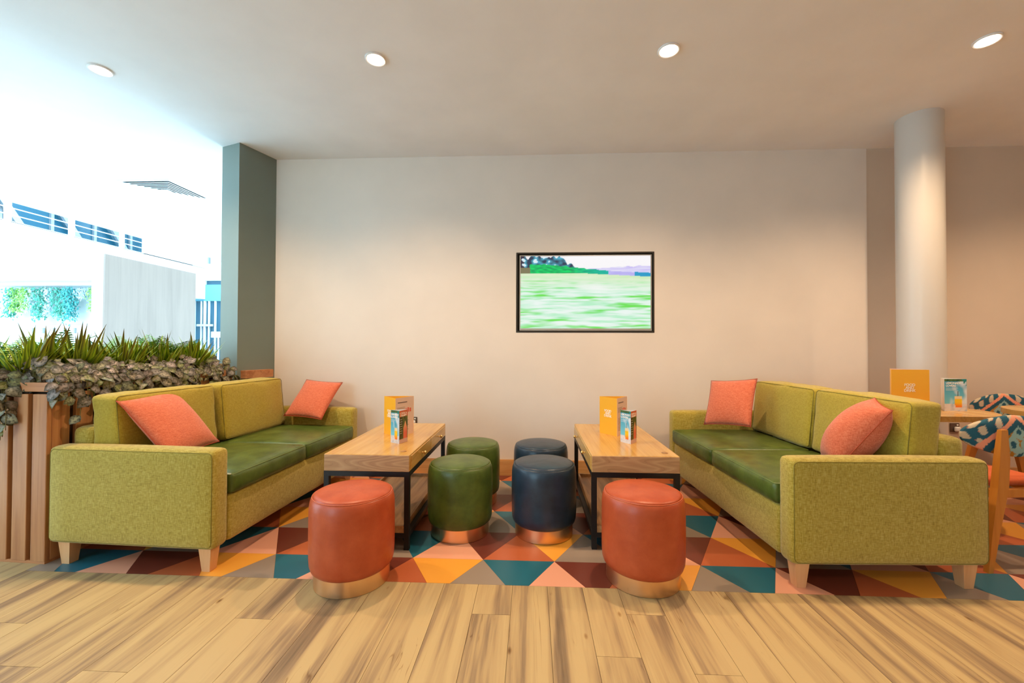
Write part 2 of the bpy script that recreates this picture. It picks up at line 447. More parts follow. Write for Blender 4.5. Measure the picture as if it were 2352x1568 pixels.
# ------------------------------------------------------------------ room shell
# floor: planks in front, triangular inlay at the back
FRONT = 1.848
fl = MB().box(-3.4, 5.3, -4.0, WALL_Y + 0.2, -0.10, -0.0042)
floor = struct('floor', fl, M['subfloor'], label='wood plank floor with a coloured triangle inlay by the wall')
pw = 0.152; plen = 1.0
full_plank = None
def plank_mesh(w, l):
    g = 0.0007
    mb = MB(); mb.add([(g, g, 0), (w - g, g, 0), (w - g, l - g, 0), (g, l - g, 0), (g, g, -0.004), (w - g, g, -0.004), (w - g, l - g, -0.004), (g, l - g, -0.004)],
           [(0, 1, 2, 3), (0, 4, 5, 1), (1, 5, 6, 2), (2, 6, 7, 3), (3, 7, 4, 0)])
    return mb
rp = random.Random(3)
n_pl = 0
for i in range(-23, 35):
    x = 0.07 + pw * i
    y = FRONT - rp.uniform(0.15, 1.0) if i not in (3,) else 1.38
    segs = [(y, FRONT if x + pw > -2.36 else 1.93)]
    while y > -4.0:
        l = plen
        if y < 0.4: l = 4.4     # out of view behind the camera: longer runs
        y0 = max(-4.0, y - l); segs.append((y0, y)); y = y0
    for (a, b) in segs:
        L = b - a
        if L < 0.01: continue
        if abs(L - plen) < 1e-6 and full_plank is not None:
            o = full_plank.copy(); COL.objects.link(o); o.location = Vector((x, a, 0)) * S
        else:
            o = plank_mesh(pw, L).build('plank', M['plank'], floor, (x, a, 0))
            if abs(L - plen) < 1e-6: full_plank = o
        n_pl += 1

# triangle inlay
TB, TH = 0.3513, 0.304
ROW1 = 2.062; XV = 0.113
def clip(poly, axis, val, keep_greater):
    out = []
    for i in range(len(poly)):
        a, b = poly[i], poly[(i + 1) % len(poly)]
        ia = (a[axis] >= val) == keep_greater; ib = (b[axis] >= val) == keep_greater
        if ia: out.append(a)
        if ia != ib:
            t = (val - a[axis]) / (b[axis] - a[axis]); out.append((lerp(a[0], b[0], t), lerp(a[1], b[1], t)))
    return out
def tri_tile(poly, key):
    for ax, val, kg in ((1, FRONT, True), (1, WALL_Y, False), (0, -2.3647, True), (0, 5.25, False)):
        if len(poly) >= 3: poly = clip(poly, ax, val, kg)
    if len(poly) < 3: return
    cx_ = sum(p[0] for p in poly) / len(poly); cy_ = sum(p[1] for p in poly) / len(poly)
    area = abs(sum(poly[i][0] * poly[(i + 1) % len(poly)][1] - poly[(i + 1) % len(poly)][0] * poly[i][1] for i in range(len(poly)))) / 2
    if area < 1e-4: return
    sh = [(p[0] - cx_, p[1] - cy_) for p in poly]
    sh = [(p[0] * (1 - 0.0006 / max(0.02, math.hypot(*p))), p[1] * (1 - 0.0006 / max(0.02, math.hypot(*p)))) for p in sh]
    n = len(sh); mb = MB()
    mb.add([(p[0], p[1], 0) for p in sh] + [(p[0], p[1], -0.004) for p in sh], [tuple(range(n))] + [(i, n + i, n + (i + 1) % n, (i + 1) % n) for i in range(n)])
    mb.build('tile', M['tile_' + key], floor, (cx_, cy_, 0))
for r in range(-1, 6):             # strip r lies between lattice row r and r+1 ; row 1 is at ROW1
    y0 = ROW1 + (r - 1) * TH; y1 = y0 + TH
    odd = (r % 2 != 0)
    xb = XV if odd else XV + TB / 2   # lattice offset of the lower row
    for n in range(-9, 16):
        xa = xb + n * TB
        if odd:                       # lower row = row1 type : index 0 -> X=.113
            up = 'GPO'[(n + 1 - 1) % 3] if False else {0: 'G', 1: 'P', 2: 'O'}[n % 3]
            dn = {0: 'Y', 1: 'T', 2: 'M'}[n % 3]
        else:                         # lower row = row2 type : index 0 -> X=.2887
            up = {0: 'O', 1: 'G', 2: 'P'}[n % 3]
            dn = {0: 'M', 1: 'Y', 2: 'T'}[n % 3]
        tri_tile([(xa, y0), (xa + TB, y0), (xa + TB / 2, y1)], up)
        tri_tile([(xa, y0), (xa + TB / 2, y1), (xa - TB / 2, y1)], dn)

# pale floor beyond the planter
af = MB().box(-14, -3.4, -4.5, 14, -0.1, 0.0).box(-3.4, -2.62, 1.93, 14, -0.004, 0.0)
struct('floor_atrium', af, M['stone'], label='pale stone floor beyond the planter')

# ceiling
cm = MB().box(-5.78, 5.3, -4.2, WALL_Y + 0.2, CEIL, CEIL + 0.25).box(-5.78, -2.0, WALL_Y + 0.2, 13, CEIL, CEIL + 0.25)
struct('ceiling', cm, M['ceiling'], label='plain white ceiling with recessed downlights')

# back wall with the television opening
TX0, TX1, TZ0, TZ1 = -0.131, 0.995, 1.171, 1.833
WL, WM = -2.19, 2.662
wb = MB()
T = 0.12
wb.box(WL, TX0, WALL_Y, WALL_Y + T, 0, CEIL).box(TX1, WM, WALL_Y, WALL_Y + T, 0, CEIL)
wb.box(TX0, TX1, WALL_Y, WALL_Y + T, 0, TZ0).box(TX0, TX1, WALL_Y, WALL_Y + T, TZ1, CEIL)
struct('wall_back', wb, M['wall'], label='cream painted back wall behind the sofas')
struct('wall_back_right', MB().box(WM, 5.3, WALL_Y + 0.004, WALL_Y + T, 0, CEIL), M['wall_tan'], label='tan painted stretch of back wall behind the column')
struct('wall_sky_blocker', MB().box(-5.9, -5.79, -4.2, 0.6, 0, CEIL), M['wall'])  # unseen wall added to keep low sky light off the seating
struct('wall_right', MB().box(5.3, 5.42, -4.2, WALL_Y + T, 0, CEIL), M['wall'])
struct('wall_front', MB().box(-3.4, 5.3, -4.2, -4.08, 0, CEIL), M['wall'])
# short sage wall between the bar and the atrium
d = Vector((0.104, 0.298)).normalized(); e = Vector((-d.y, d.x))
p0 = Vector((-2.286, 3.124)); p1 = p0 + d * 0.46; p3 = p0 + e * 0.2; p2 = p3 + d * 0.46
struct('wall_left', MB().prism([tuple(p0), tuple(p1), tuple(p2), tuple(p3)], 0, CEIL), M['stub'], label='short sage green wall between seating and atrium')
# timber ledge on the sage wall
nrm = Vector((d.y, -d.x))
q0 = p0 + d * 0.03; q1 = p0 + d * 0.27
struct('trim_1', MB().prism([tuple(q0), tuple(q0 + nrm * 0.055), tuple(q1 + nrm * 0.055), tuple(q1)], 0.80, 0.862), M['cedar_cap'], label='timber ledge fixed to the short sage wall')
struct('baseboard_back', MB().box(-2.18, 2.66, WALL_Y - 0.016, WALL_Y, 0, 0.122).box(-2.18, 2.66, WALL_Y - 0.010, WALL_Y, 0.122, 0.128), M['oak_rail'], label='oak skirting board along the back wall')
struct('baseboard_right', MB().box(2.662, 5.29, WALL_Y - 0.012, WALL_Y + 0.004, 0, 0.128), M['oak_rail'])
# round column
struct('trim_2', MB().lathe([(0.126, 0), (0.126, CEIL)], 56, 2.668, 2.985, cap=False), M['column'], 60, label='round cream column by the right sofa')

# ------------------------------------------------------------------ downlights
ordn = ['leftmost', 'second from the left', 'third from the left', 'rightmost']
m_em, nt, b = new_mat('lit_lamp'); b.inputs['Emission Color'].default_value = (1, 0.86, 0.66, 1); b.inputs['Emission Strength'].default_value = 30
M['lamp'] = m_em
for i, x in enumerate(LAMP_XS):
    y = LAMP_Y + (0.02 if i == 0 else 0)
    t = thing('downlight', 'round recessed ceiling downlight, lit, %s of the visible row' % ordn[i], 'downlight', (x, y, CEIL), 0, 'recessed ceiling downlights')
    MB().lathe([(0.044, -0.0005), (0.056, -0.0005), (0.056, -0.007), (0.052, -0.010), (0.047, -0.008), (0.044, -0.0005)], 32, cap=False).build('trim_ring', M['plastic'], t, smooth=40)
    MB().lathe([(0.036, -0.001), (0.043, -0.001), (0.042, -0.006), (0.0, -0.009)], 28, cap=False).build('lens', M['lamp'], t, smooth=60)
    spot(x, y, LAMP_W)
for x in LAMP_XS:
    for y in (-0.5, -2.6): spot(x, y, LAMP_W * 0.30)
spot(3.96, LAMP_Y, LAMP_W)

# ------------------------------------------------------------------ ceiling vent
vt = thing('ceiling_vent', 'square white ceiling air diffuser with nested louvres near the sage wall', 'vent', (-3.72, 4.04, CEIL))
H = 0.262
fr = MB()
for (a, b_) in ((H, H - 0.03),):
    fr.add([(-a, -a, 0), (a, -a, 0), (a, a, 0), (-a, a, 0), (-a, -a, -0.008), (a, -a, -0.008), (a, a, -0.008), (-a, a, -0.008),
            (-b_, -b_, -0.008), (b_, -b_, -0.008), (b_, b_, -0.008), (-b_, b_, -0.008)],
           [(0, 1, 5, 4), (1, 2, 6, 5), (2, 3, 7, 6), (3, 0, 4, 7), (4, 5, 9, 8), (5, 6, 10, 9), (6, 7, 11, 10), (7, 4, 8, 11)])
fr.build('frame', M['white'], vt)
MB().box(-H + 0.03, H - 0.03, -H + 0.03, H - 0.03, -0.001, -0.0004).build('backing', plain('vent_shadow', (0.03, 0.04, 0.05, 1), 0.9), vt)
for k in range(6):
    a = H - 0.034 - k * 0.036; a2 = a - 0.026
    def sq(h, z): return [(-h, -h, z), (h, -h, z), (h, h, z), (-h, h, z)]
    lv = MB(); lv.add(sq(a, -0.0215) + sq(a2, -0.0125) + sq(a2, -0.0075) + sq(a, -0.0165),
        [(q * 4 + i, q * 4 + (i + 1) % 4, ((q + 1) % 4) * 4 + (i + 1) % 4, ((q + 1) % 4) * 4 + i) for q in range(4) for i in range(4)])
    recalc(lv.build('louvre', M['white'], vt))
MB().box(-0.03, 0.03, -0.03, 0.03, -0.012, -0.004).build('centre_plate', M['white'], vt)

# ------------------------------------------------------------------ television
tv = thing('television', 'flat television showing a bright green field, set into the back wall', 'television', (0.432, WALL_Y, TZ0))
W2 = (TX1 - TX0) / 2; HH = TZ1 - TZ0
rec = MB()
g = 0.0015
for (x0, x1, z0, z1) in ((-W2 + g, -W2 + 0.012, g, HH - g), (W2 - 0.012, W2 - g, g, HH - g), (-W2 + 0.012, W2 - 0.012, g, 0.012), (-W2 + 0.012, W2 - 0.012, HH - 0.012, HH - g)):
    rec.box(x0, x1, -0.003, 0.085, z0, z1)
rec.box(-W2 + 0.012, W2 - 0.012, 0.07, 0.085, 0.012, HH - 0.012)
rec.build('surround', M['recess'], tv)
bx0, bx1, bz0, bz1 = -0.535, 0.545, 0.017, 0.642
bz = MB()
for (x0, x1, z0, z1) in ((bx0, bx0 + 0.008, bz0, bz1), (bx1 - 0.008, bx1, bz0, bz1), (bx0 + 0.008, bx1 - 0.008, bz0, bz0 + 0.018), (bx0 + 0.008, bx1 - 0.008, bz1 - 0.008, bz1)):
    bz.box(x0, x1, 0.012, 0.055, z0, z1)
bz.build('bezel', M['silver'], tv)
NX, NY = 220, 124
sx0, sx1, sz0, sz1 = bx0 + 0.008, bx1 - 0.008, bz0 + 0.018, bz1 - 0.008
vs = []; cs = []; fs = []
def nz(x, y, z=0.0): return noise.noise(Vector((x, y, z)))
for j in range(NY + 1):
    for i in range(NX + 1):
        u, v = i / NX, j / NY
        vs.append((lerp(sx0, sx1, u), 0.02, lerp(sz0, sz1, v)))
        hor = 0.765 - 0.055 * max(0, u - 0.45) / 0.55
        if v < hor:
            d_ = (hor - v) / hor
            s1 = nz(u * 4.2 + 3, v * 34, 1.3) + 0.7 * nz(u * 11, v * 70, 4.1)
            s2 = nz(u * 3.4 + 8, v * 24, 7.7)
            c = mixc((0.88, 0.98, 0.93), (0.42, 0.90, 0.55), 0.38 + s1 * 0.75)
            c = mixc(c, (0.72, 0.88, 0.52), (1 - d_ * 3.0) * 0.8)
            if d_ > 0.12: c = mixc(c, (0.16, 0.80, 0.10), (s2 + 0.6 * s1 - 0.26 + 0.22 * d_) * 1.7)
            c = mixc(c, (1, 1, 1), max(0, 0.55 - ((u - 0.6) ** 2 * 14 + (v - 0.55) ** 2 * 60)))
        else:
            c = (1.0, 0.98, 1.0, 1)
            hill = hor + 0.11 + 0.03 * nz(u * 6, 2.2) if u > 0.45 else 0
            if u > 0.5 and v < lerp(hor + 0.06, hor + 0.155, (u - 0.5) / 0.5) + 0.012 * nz(u * 22, 5.5):
                c = mixc((0.62, 0.55, 0.95), (0.82, 0.80, 1.0), 0.5 + 0.9 * nz(u * 10, v * 60, 2))
                if v < hor + 0.05: c = mixc(c, (0.35, 0.32, 0.9), 0.5)
                if u > 0.88 and v < hor + 0.055: c = (0.02, 0.35, 0.62, 1)
            tre = 0.995 - max(0, (u - 0.30)) * 1.1 + 0.09 * nz(u * 26, 1.1)
            if u < 0.46 and v < tre:
                k = nz(u * 22, v * 20, 6)
                c = mixc((0.03, 0.05, 0.10), (0.10, 0.55, 0.75), 0.35 + 1.3 * k) if u > 0.03 else (0.04, 0.03, 0.06, 1)
                if k > 0.36: c = (0.75, 0.92, 1.0, 1)
            hedge = lerp(0.885, 0.80, max(0, (u - 0.2)) / 0.45) + 0.012 * nz(u * 30, 9)
            if 0.07 < u < 0.68 and v < hedge:
                c = mixc((0.0, 0.33, 0.10), (0.0, 0.75, 0.16), 0.5 + 0.9 * nz(u * 26, v * 40, 3)); c = mixc(c, (0.0, 0.45, 0.42), (u - 0.38) * 3)
            if u < 0.075 and v < 0.845: c = (0.22, 0.2, 0.10, 1)
        cs.append(tuple(c[:3]) + (1,))
for j in range(NY):
    for i in range(NX):
        a = j * (NX + 1) + i; fs.append((a, a + 1, a + NX + 2, a + NX + 1))
MB().add(vs, fs).build('screen', M['screen'], tv, colors=cs)

# ------------------------------------------------------------------ wall sockets
def socket(x, z, label):
    t = thing('wall_socket', label, 'socket', (x, WALL_Y, z))
    MB().rbox(0, 0.07, -0.007, 0, 0, 0.07, 0.003, 2).build('plate', M['bronze'], t)
    MB().rbox(0.024, 0.060, -0.034, -0.007, 0.006, 0.044, 0.009, 3).build('plug', M['plastic'], t, smooth=50)
    MB().rbox(0.046, 0.060, -0.011, -0.007, 0.050, 0.062, 0.002, 1).build('switch', M['plastic'], t)
socket(-1.021, 0.399, 'bronze wall socket with a white plug behind the left coffee table')
socket(3.270, 0.397, 'bronze wall socket with a white plug under the round table')

# ------------------------------------------------------------------ sofas
def soft(mb, x0, x1, y0, y1, z0, z1, r, n=(14, 16, 6), puff=(0, 0, 0), wrinkle=0.0, seed=0.0, lean=0.0):
    """upholstered block: rounded edges, faces swelling outwards, a little creasing"""
    cx_, cy_, cz_ = (x0 + x1) / 2, (y0 + y1) / 2, (z0 + z1) / 2
    hx, hy, hz = (x1 - x0) / 2, (y1 - y0) / 2, (z1 - z0) / 2
    idx = {}; vs = []; fs = []
    def vert(p):
        k = tuple(round(c, 5) for c in p)
        if k in idx: return idx[k]
        q = Vector((p[0] * hx, p[1] * hy, p[2] * hz))
        inner = Vector((max(-hx + r, min(hx - r, q.x)), max(-hy + r, min(hy - r, q.y)), max(-hz + r, min(hz - r, q.z))))
        dlt = q - inner
        if dlt.length > 1e-9: q = inner + dlt.normalized() * min(r, dlt.length) if dlt.length > r else q
        a, b_, c = p
        fx = (1 - b_ * b_) * (1 - c * c); fy = (1 - a * a) * (1 - c * c); fz = (1 - a * a) * (1 - b_ * b_)
        q.x += math.copysign(puff[0] * fx, a) if abs(a) > 0.6 else puff[0] * fx * a
        q.y += math.copysign(puff[1] * fy, b_) if abs(b_) > 0.6 else puff[1] * fy * b_
        q.z += math.copysign(puff[2] * fz ** 0.6, c) if abs(c) > 0.6 else puff[2] * fz * c
        if wrinkle:
            w = noise.noise(Vector((q.x * 7 + seed, q.y * 7, q.z * 11))) + 0.6 * noise.noise(Vector((q.x * 15, q.y * 17 + seed, q.z * 26)))
            nn = q.normalized(); q += nn * wrinkle * w
        q.x += lean * (q.z + hz)
        idx[k] = len(vs); vs.append(q + Vector((cx_, cy_, cz_)))
        return idx[k]
    def spread(k, n_, rr, hh):    # denser near edges
        e_ = rr / hh
        t = [-1, -1 + e_ * 0.3, -1 + e_] + [lerp(-1 + e_, 1 - e_, q / n_) for q in range(1, n_)] + [1 - e_, 1 - e_ * 0.3, 1]
        return t
    A, B, C = spread(0, n[0], r, hx), spread(1, n[1], r, hy), spread(2, n[2], r, hz)
    def face(U_, V_, fn, flip):
        for i in range(len(U_) - 1):
            for j in range(len(V_) - 1):
                q = [vert(fn(U_[i], V_[j])), vert(fn(U_[i + 1], V_[j])), vert(fn(U_[i + 1], V_[j + 1])), vert(fn(U_[i], V_[j + 1]))]
                fs.append(tuple(reversed(q)) if flip else tuple(q))
    face(A, B, lambda a, b_: (a, b_, 1), False); face(A, B, lambda a, b_: (a, b_, -1), True)
    face(B, C, lambda a, b_: (1, a, b_), False); face(B, C, lambda a, b_: (-1, a, b_), True)
    face(A, C, lambda a, b_: (a, -1, b_), False); face(A, C, lambda a, b_: (a, 1, b_), True)
    mb.add(vs, fs)

def ring(y_or, pts, r=0.0022):
    return MB().tube(pts, r, 5, closed=True)

def rrect(a0, a1, b0, b1, r, n=4):
    out = []
    for (ca, cb, s) in ((a1 - r, b1 - r, 0), (a0 + r, b1 - r, 1), (a0 + r, b0 + r, 2), (a1 - r, b0 + r, 3)):
        for k in range(n + 1):
            an = PI / 2 * (s + k / n); out.append((ca + r * math.cos(an), cb + r * math.sin(an)))
    return out

def sofa(label, loc, rot, m):
    """m=-1: seat faces +x (left sofa); m=+1: seat faces -x (right sofa). d runs from the front edge to the back."""
    t = thing('sofa', label, 'sofa', loc, rot, 'two-seat lime sofas')
    def X(d0, d1): return (min(m * d0, m * d1), max(m * d0, m * d1))
    D = 0.86; L = 1.45; AT = 0.098; ZB = 0.106; ZA = 0.566
    for (y0, y1, out) in ((0, AT, 0), (L - AT, L, 1)):
        a = MB(); x0, x1 = X(0, D)
        soft(a, x0, x1, y0, y1, ZB, ZA, 0.026, (10, 3, 8), (0.0, 0.006, 0.004), 0.0012, 3.1 * y0 + m)
        ar = a.build('armrest', M['lime'], t, smooth=179)
        for yy in ((y0 + 0.004,) if out == 0 else (y1 - 0.004,)):
            pts = [(p[0], yy, p[1]) for p in rrect(x0 + 0.012, x1 - 0.012, ZB + 0.012, ZA - 0.012, 0.022)]
            MB().tube(pts, 0.0018, 5, True).build('piping', M['piping'], ar, smooth=179)
    a = MB(); x0, x1 = X(0.004, 0.74); soft(a, x0, x1, AT + 0.001, L - AT - 0.001, ZB, 0.335, 0.022, (6, 16, 5), (0.006, 0, 0.0), 0.002, 5 + m)
    a.build('seat_base', M['lime'], t, smooth=179)
    a = MB(); x0, x1 = X(0.742, D); soft(a, x0, x1, AT + 0.001, L - AT - 0.001, ZB, 0.642, 0.03, (4, 14, 8), (0, 0, 0.004), 0.001, 7 + m)
    a.build('back_frame', M['lime'], t, smooth=179)
    cl = (L - 2 * AT) / 2
    for k in range(2):
        y0 = AT + 0.003 + k * cl; y1 = AT + (k + 1) * cl - 0.003
        a = MB(); x0, x1 = X(-0.012, 0.60)
        soft(a, x0, x1, y0, y1, 0.336, 0.432, 0.02, (14, 14, 4), (0.010, 0.0, 0.016), 0.004, 11 * k + m)
        c = a.build('seat_cushion', M['green_l'], t, smooth=179); c['label'] = 'dark green leather seat cushion'
        pts = [(p[0], p[1], 0.4275) for p in rrect(x0 + 0.005, x1 - 0.005, y0 + 0.005, y1 - 0.005, 0.016)]
        MB().tube(pts, 0.0020, 5, True).build('seam', M['green_seam'], c, smooth=179)
        a = MB(); fw = 0.035 if (m < 0 and k == 1) else 0.0; x0, x1 = X(0.585 - fw, 0.735 - fw)
        soft(a, x0, x1, y0 + 0.004, y1 - 0.004, 0.438, 0.800, 0.022, (5, 14, 10), (0.014, 0.004, 0.010), 0.008, 21 * k + 3 * m, lean=0.10 * m)
        c = a.build('back_cushion', M['lime_smooth'], t, smooth=179)
        xs = x0 if m > 0 else x1
        def edge(z): return xs + 0.10 * m * (z - 0.438) + m * 0.006
        pts = [(edge(p[1]), p[0], p[1]) for p in rrect(y0 + 0.009, y1 - 0.009, 0.446, 0.796, 0.02)]
        MB().tube(pts, 0.0020, 5, True).build('seam', M['piping'], c, smooth=179)
    for d_ in (0.055, D - 0.075):
        for y in (0.045, L - 0.045):
            a = MB(); a.frustum(m * d_, y, 0, ZB + 0.004, 0.020, 0.020, 0.031, 0.028); a.build('leg', M['beech'], t)
    return t
sofa('lime two-seat sofa with green leather seats, against the plant-filled planter', (-1.463, 1.855, 0), math.radians(-2.6), -1)
sofa('lime two-seat sofa with green leather seats, beside the round column', (1.128, 1.868, 0), math.radians(2.4), 1)

# scatter cushions from their four corners
def pillow(label, tl, tr, br, bl, thick=0.055, seed=0.0):
    TLv, TRv, BRv, BLv = [Vector(p) for p in (tl, tr, br, bl)]
    base = (TLv + TRv + BRv + BLv) / 4; base = Vector((base.x, base.y, min(TLv.z, TRv.z, BRv.z, BLv.z)))
    nn = (TRv - TLv).cross(BLv - TLv).normalized()
    NN = 16; vs = []; fs = []; sm = []
    ctr = (TLv + TRv + BRv + BLv) / 4
    for side in (1, -1):
        off = len(vs)
        for j in range(NN + 1):
            for i in range(NN + 1):
                u, v = i / NN * 2 - 1, j / NN * 2 - 1
                uu = math.copysign(abs(u) ** 0.85, u); vv = math.copysign(abs(v) ** 0.85, v)
                pin = 0.055
                au = uu * (1 - pin * (1 - abs(vv) ** 2.2) * abs(uu) ** 3); av = vv * (1 - pin * (1 - abs(uu) ** 2.2) * abs(vv) ** 3)
                a, b_ = (au + 1) / 2, (av + 1) / 2
                p = TLv * (1 - a) * (1 - b_) + TRv * a * (1 - b_) + BRv * a * b_ + BLv * (1 - a) * b_
                h = ((1 - abs(uu) ** 2.4) * (1 - abs(vv) ** 2.4)) ** 0.62
                w = noise.noise(Vector((p.x * 9 + seed, p.y * 9, p.z * 9))) * 0.006 * h
                if side == 1 and (i in (0, NN) or j in (0, NN)): sm.append(p - base)
                vs.append(p + nn * side * (thick * h + w) - base)
        for j in range(NN):
            for i in range(NN):
                a = off + j * (NN + 1) + i; q = (a, a + 1, a + NN + 2, a + NN + 1)
                fs.append(q if side == -1 else tuple(reversed(q)))
    mb = MB(); mb.add(vs, fs)
    o = mb.build('scatter_cushion', M['coral'], None, tuple(base), smooth=179)
    bm = bmesh.new(); bm.from_mesh(o.data); bmesh.ops.remove_doubles(bm, verts=bm.verts, dist=0.0004); bmesh.ops.recalc_face_normals(bm, faces=bm.faces); bm.to_mesh(o.data); bm.free()
    tag(o, label, 'cushion', 'coral scatter cushions')
    loop = []
    def ep(u, v):
        uu, vv = u, v; pin = 0.055
        au = uu * (1 - pin * (1 - abs(vv) ** 2.2)) if abs(u) == 1 else uu
        av = vv * (1 - pin * (1 - abs(uu) ** 2.2)) if abs(v) == 1 else vv
        a, b_ = (au + 1) / 2, (av + 1) / 2
        return TLv * (1 - a) * (1 - b_) + TRv * a * (1 - b_) + BRv * a * b_ + BLv * (1 - a) * b_ - base
    for k in range(12): loop.append(ep(-1 + k / 6, -1))
    for k in range(12): loop.append(ep(1, -1 + k / 6))
    for k in range(12): loop.append(ep(1 - k / 6, 1))
    for k in range(12): loop.append(ep(-1, 1 - k / 6))
    MB().tube(loop, 0.0022, 5, True).build('seam', M['coral_seam'], o, smooth=179)
    return o
pillow('large tilted coral cushion leaning in the near corner of the planter-side sofa',
       (-2.08, 1.99, 0.775), (-2.12, 2.37, 0.797), (-1.875, 2.42, 0.48), (-1.83, 2.03, 0.465), 0.06, 1)
pillow('coral cushion at the wall end of the planter-side sofa', (-1.868, 3.372, 0.778), (-1.528, 3.298, 0.762), (-1.588, 3.078, 0.498), (-1.928, 3.152, 0.512), 0.05, 2)
pillow('upright coral cushion at the wall end of the sofa beside the column', (1.365, 3.24, 0.80), (1.556, 2.953, 0.838), (1.454, 2.84, 0.525), (1.263, 3.127, 0.487), 0.05, 3)
pillow('coral cushion seen edge-on at the near end of the sofa beside the column', (1.740, 2.20, 0.80), (1.660, 2.00, 0.765), (1.475, 2.085, 0.47), (1.555, 2.33, 0.462), 0.10, 4)

# ------------------------------------------------------------------ coffee tables
def coffee_table(label, loc, side, tw=0.452, td=0.90, th=0.49):
    """origin at the front-left foot; drawers on the +x (side=1) or -x (side=-1) face"""
    t = thing('coffee_table', label, 'coffee table', loc, 0, 'oak coffee tables')
    bh = 0.088; tube_ = 0.026
    MB().rbox(0, tw, 0.002, td, th - bh, th, 0.0025, 1).build('tabletop', M['oak'], t)
    MB().rbox(0.001, tw - 0.001, 0.0, 0.012, th - bh + 0.001, th - 0.003, 0.001, 1).build('end_panel', M['oak_end'], t)
    sx = tw if side > 0 else 0
    for k in range(2):
        y0 = 0.03 + k * (td - 0.05) / 2; y1 = y0 + (td - 0.07) / 2
        x0, x1 = (sx - 0.004, sx + 0.004) if side > 0 else (sx - 0.004, sx + 0.004)
        dr = MB().rbox(x0, x1, y0, y1, th - bh + 0.007, th - 0.010, 0.002, 1).build('drawer', M['oak'], t)
        kn = MB(); my = Matrix.Translation((sx + side * 0.004, (y0 + y1) / 2, th - bh / 2)) @ Matrix.Rotation(side * PI / 2, 4, 'Y')
        kn.lathe([(0.004, 0), (0.004, 0.010), (0.009, 0.014), (0.0105, 0.019), (0.008, 0.024), (0.0, 0.026)], 16, mat=my)
        kn.build('knob', M['brass'], dr, smooth=50)
    my = MB().lathe([(0.017, 0.0), (0.017, 0.0016), (0.013, 0.0016), (0.012, 0.0006), (0.0, 0.0006)], 24, (tw - 0.055), 0.075)
    my.v = [p + Vector((0, 0, th)) for p in my.v]; my.build('cable_grommet', M['tray'], t)
    for x in (0, tw - tube_):
        for y in (0.0, td - tube_):
            MB().box(x, x + tube_, y, y + tube_, 0, th - bh).build('leg', M['black'], t)
    fr = MB()
    for z0 in (th - bh - tube_, 0.062):
        for y in (0.0005, td - tube_ + 0.0005): fr.box(tube_, tw - tube_, y, y + tube_ - 0.001, z0, z0 + tube_ - 0.0005)
        for x in (0.0005, tw - tube_ + 0.0005): fr.box(x, x + tube_ - 0.001, tube_, td - tube_, z0, z0 + tube_ - 0.0005)
    fr.build('rail_frame', M['black'], t)
    tr = MB().box(0.027, tw - 0.027, 0.004, td - 0.004, 0.088, 0.106)
    tr.build('shelf', M['tray'], t)
    lp = MB().box(0.027, tw - 0.027, 0.002, 0.014, 0.088, 0.124).box(0.027, tw - 0.027, td - 0.014, td - 0.002, 0.088, 0.124)
    lp.box(0.0265, 0.039, 0.014, td - 0.014, 0.088, 0.124).box(tw - 0.039, tw - 0.0265, 0.014, td - 0.014, 0.088, 0.124)
    lp.build('shelf_lip', M['tray'], t)
    return t
coffee_table('oak coffee table with black legs in front of the planter-side sofa', (-1.085, 2.133, 0), 1)
coffee_table('oak coffee table with black legs in front of the sofa beside the column', (0.314, 2.195, 0), -1, th=0.487)

# ------------------------------------------------------------------ stools
def stool(label, x, y, col, group):
    t = thing('pouf_stool', label, 'stool', (x, y, 0), 0, group)
    MB().lathe([(0.160, 0.0), (0.163, 0.002), (0.163, 0.074), (0.158, 0.076)], 56, cap=True).build('base_band', M['copper'], t, smooth=40)
    prof = [(0.150, 0.066), (0.165, 0.069), (0.175, 0.079), (0.1805, 0.096), (0.183, 0.13), (0.1838, 0.22), (0.1836, 0.30), (0.1825, 0.345), (0.179, 0.370), (0.1745, 0.383), (0.170, 0.3895)]
    MB().lathe(prof + [(0.150, 0.390)], 56).build('body', M[col + '_l'], t, smooth=70)
    top = [(0.168, 0.3885), (0.1695, 0.3905), (0.160, 0.3975), (0.145, 0.402), (0.11, 0.4075), (0.06, 0.411), (0.0, 0.4125)]
    tp = MB().lathe(top, 56, cap=False).build('seat_pad', M[col + '_l'], t, smooth=179)
    MB().tube([(0.1700 * math.cos(2 * PI * k / 56), 0.1700 * math.sin(2 * PI * k / 56), 0.3898) for k in range(56)], 0.0017, 6, True).build('seam', M[col + '_seam'], tp, smooth=179)
    return t
stool('burnt orange round pouf on a copper base in front of the planter-side table', -0.812, 1.868, 'orange', 'orange poufs')
stool('burnt orange round pouf on a copper base in front of the column-side table', 0.508, 1.942, 'orange', 'orange poufs')
stool('green leather pouf on a copper base, the front one of the green pair', -0.407, 2.375, 'green', 'green poufs')
stool('green leather pouf nearer the back wall, half hidden behind the other green one', -0.402, 2.85, 'green', 'green poufs')
stool('navy blue pouf on a copper base, the front one of the blue pair', 0.070, 2.392, 'blue', 'blue poufs')
stool('navy blue pouf nearer the back wall, behind the other blue one', 0.062, 2.85, 'blue', 'blue poufs')

# ------------------------------------------------------------------ menus
def panel_mat(a, b_, z0):
    """matrix mapping local (x along a->b, y up) to world-relative points on the outward side"""
    a = Vector((a[0], a[1], z0)); b_ = Vector((b_[0], b_[1], z0))
    ex = (b_ - a).normalized(); ey = Vector((0, 0, 1)); ez = ex.cross(ey)
    return Matrix(((ex.x, ey.x, ez.x, a.x), (ex.y, ey.y, ez.y, a.y), (ex.z, ey.z, ez.z, a.z), (0, 0, 0, 1))), (b_ - a).length

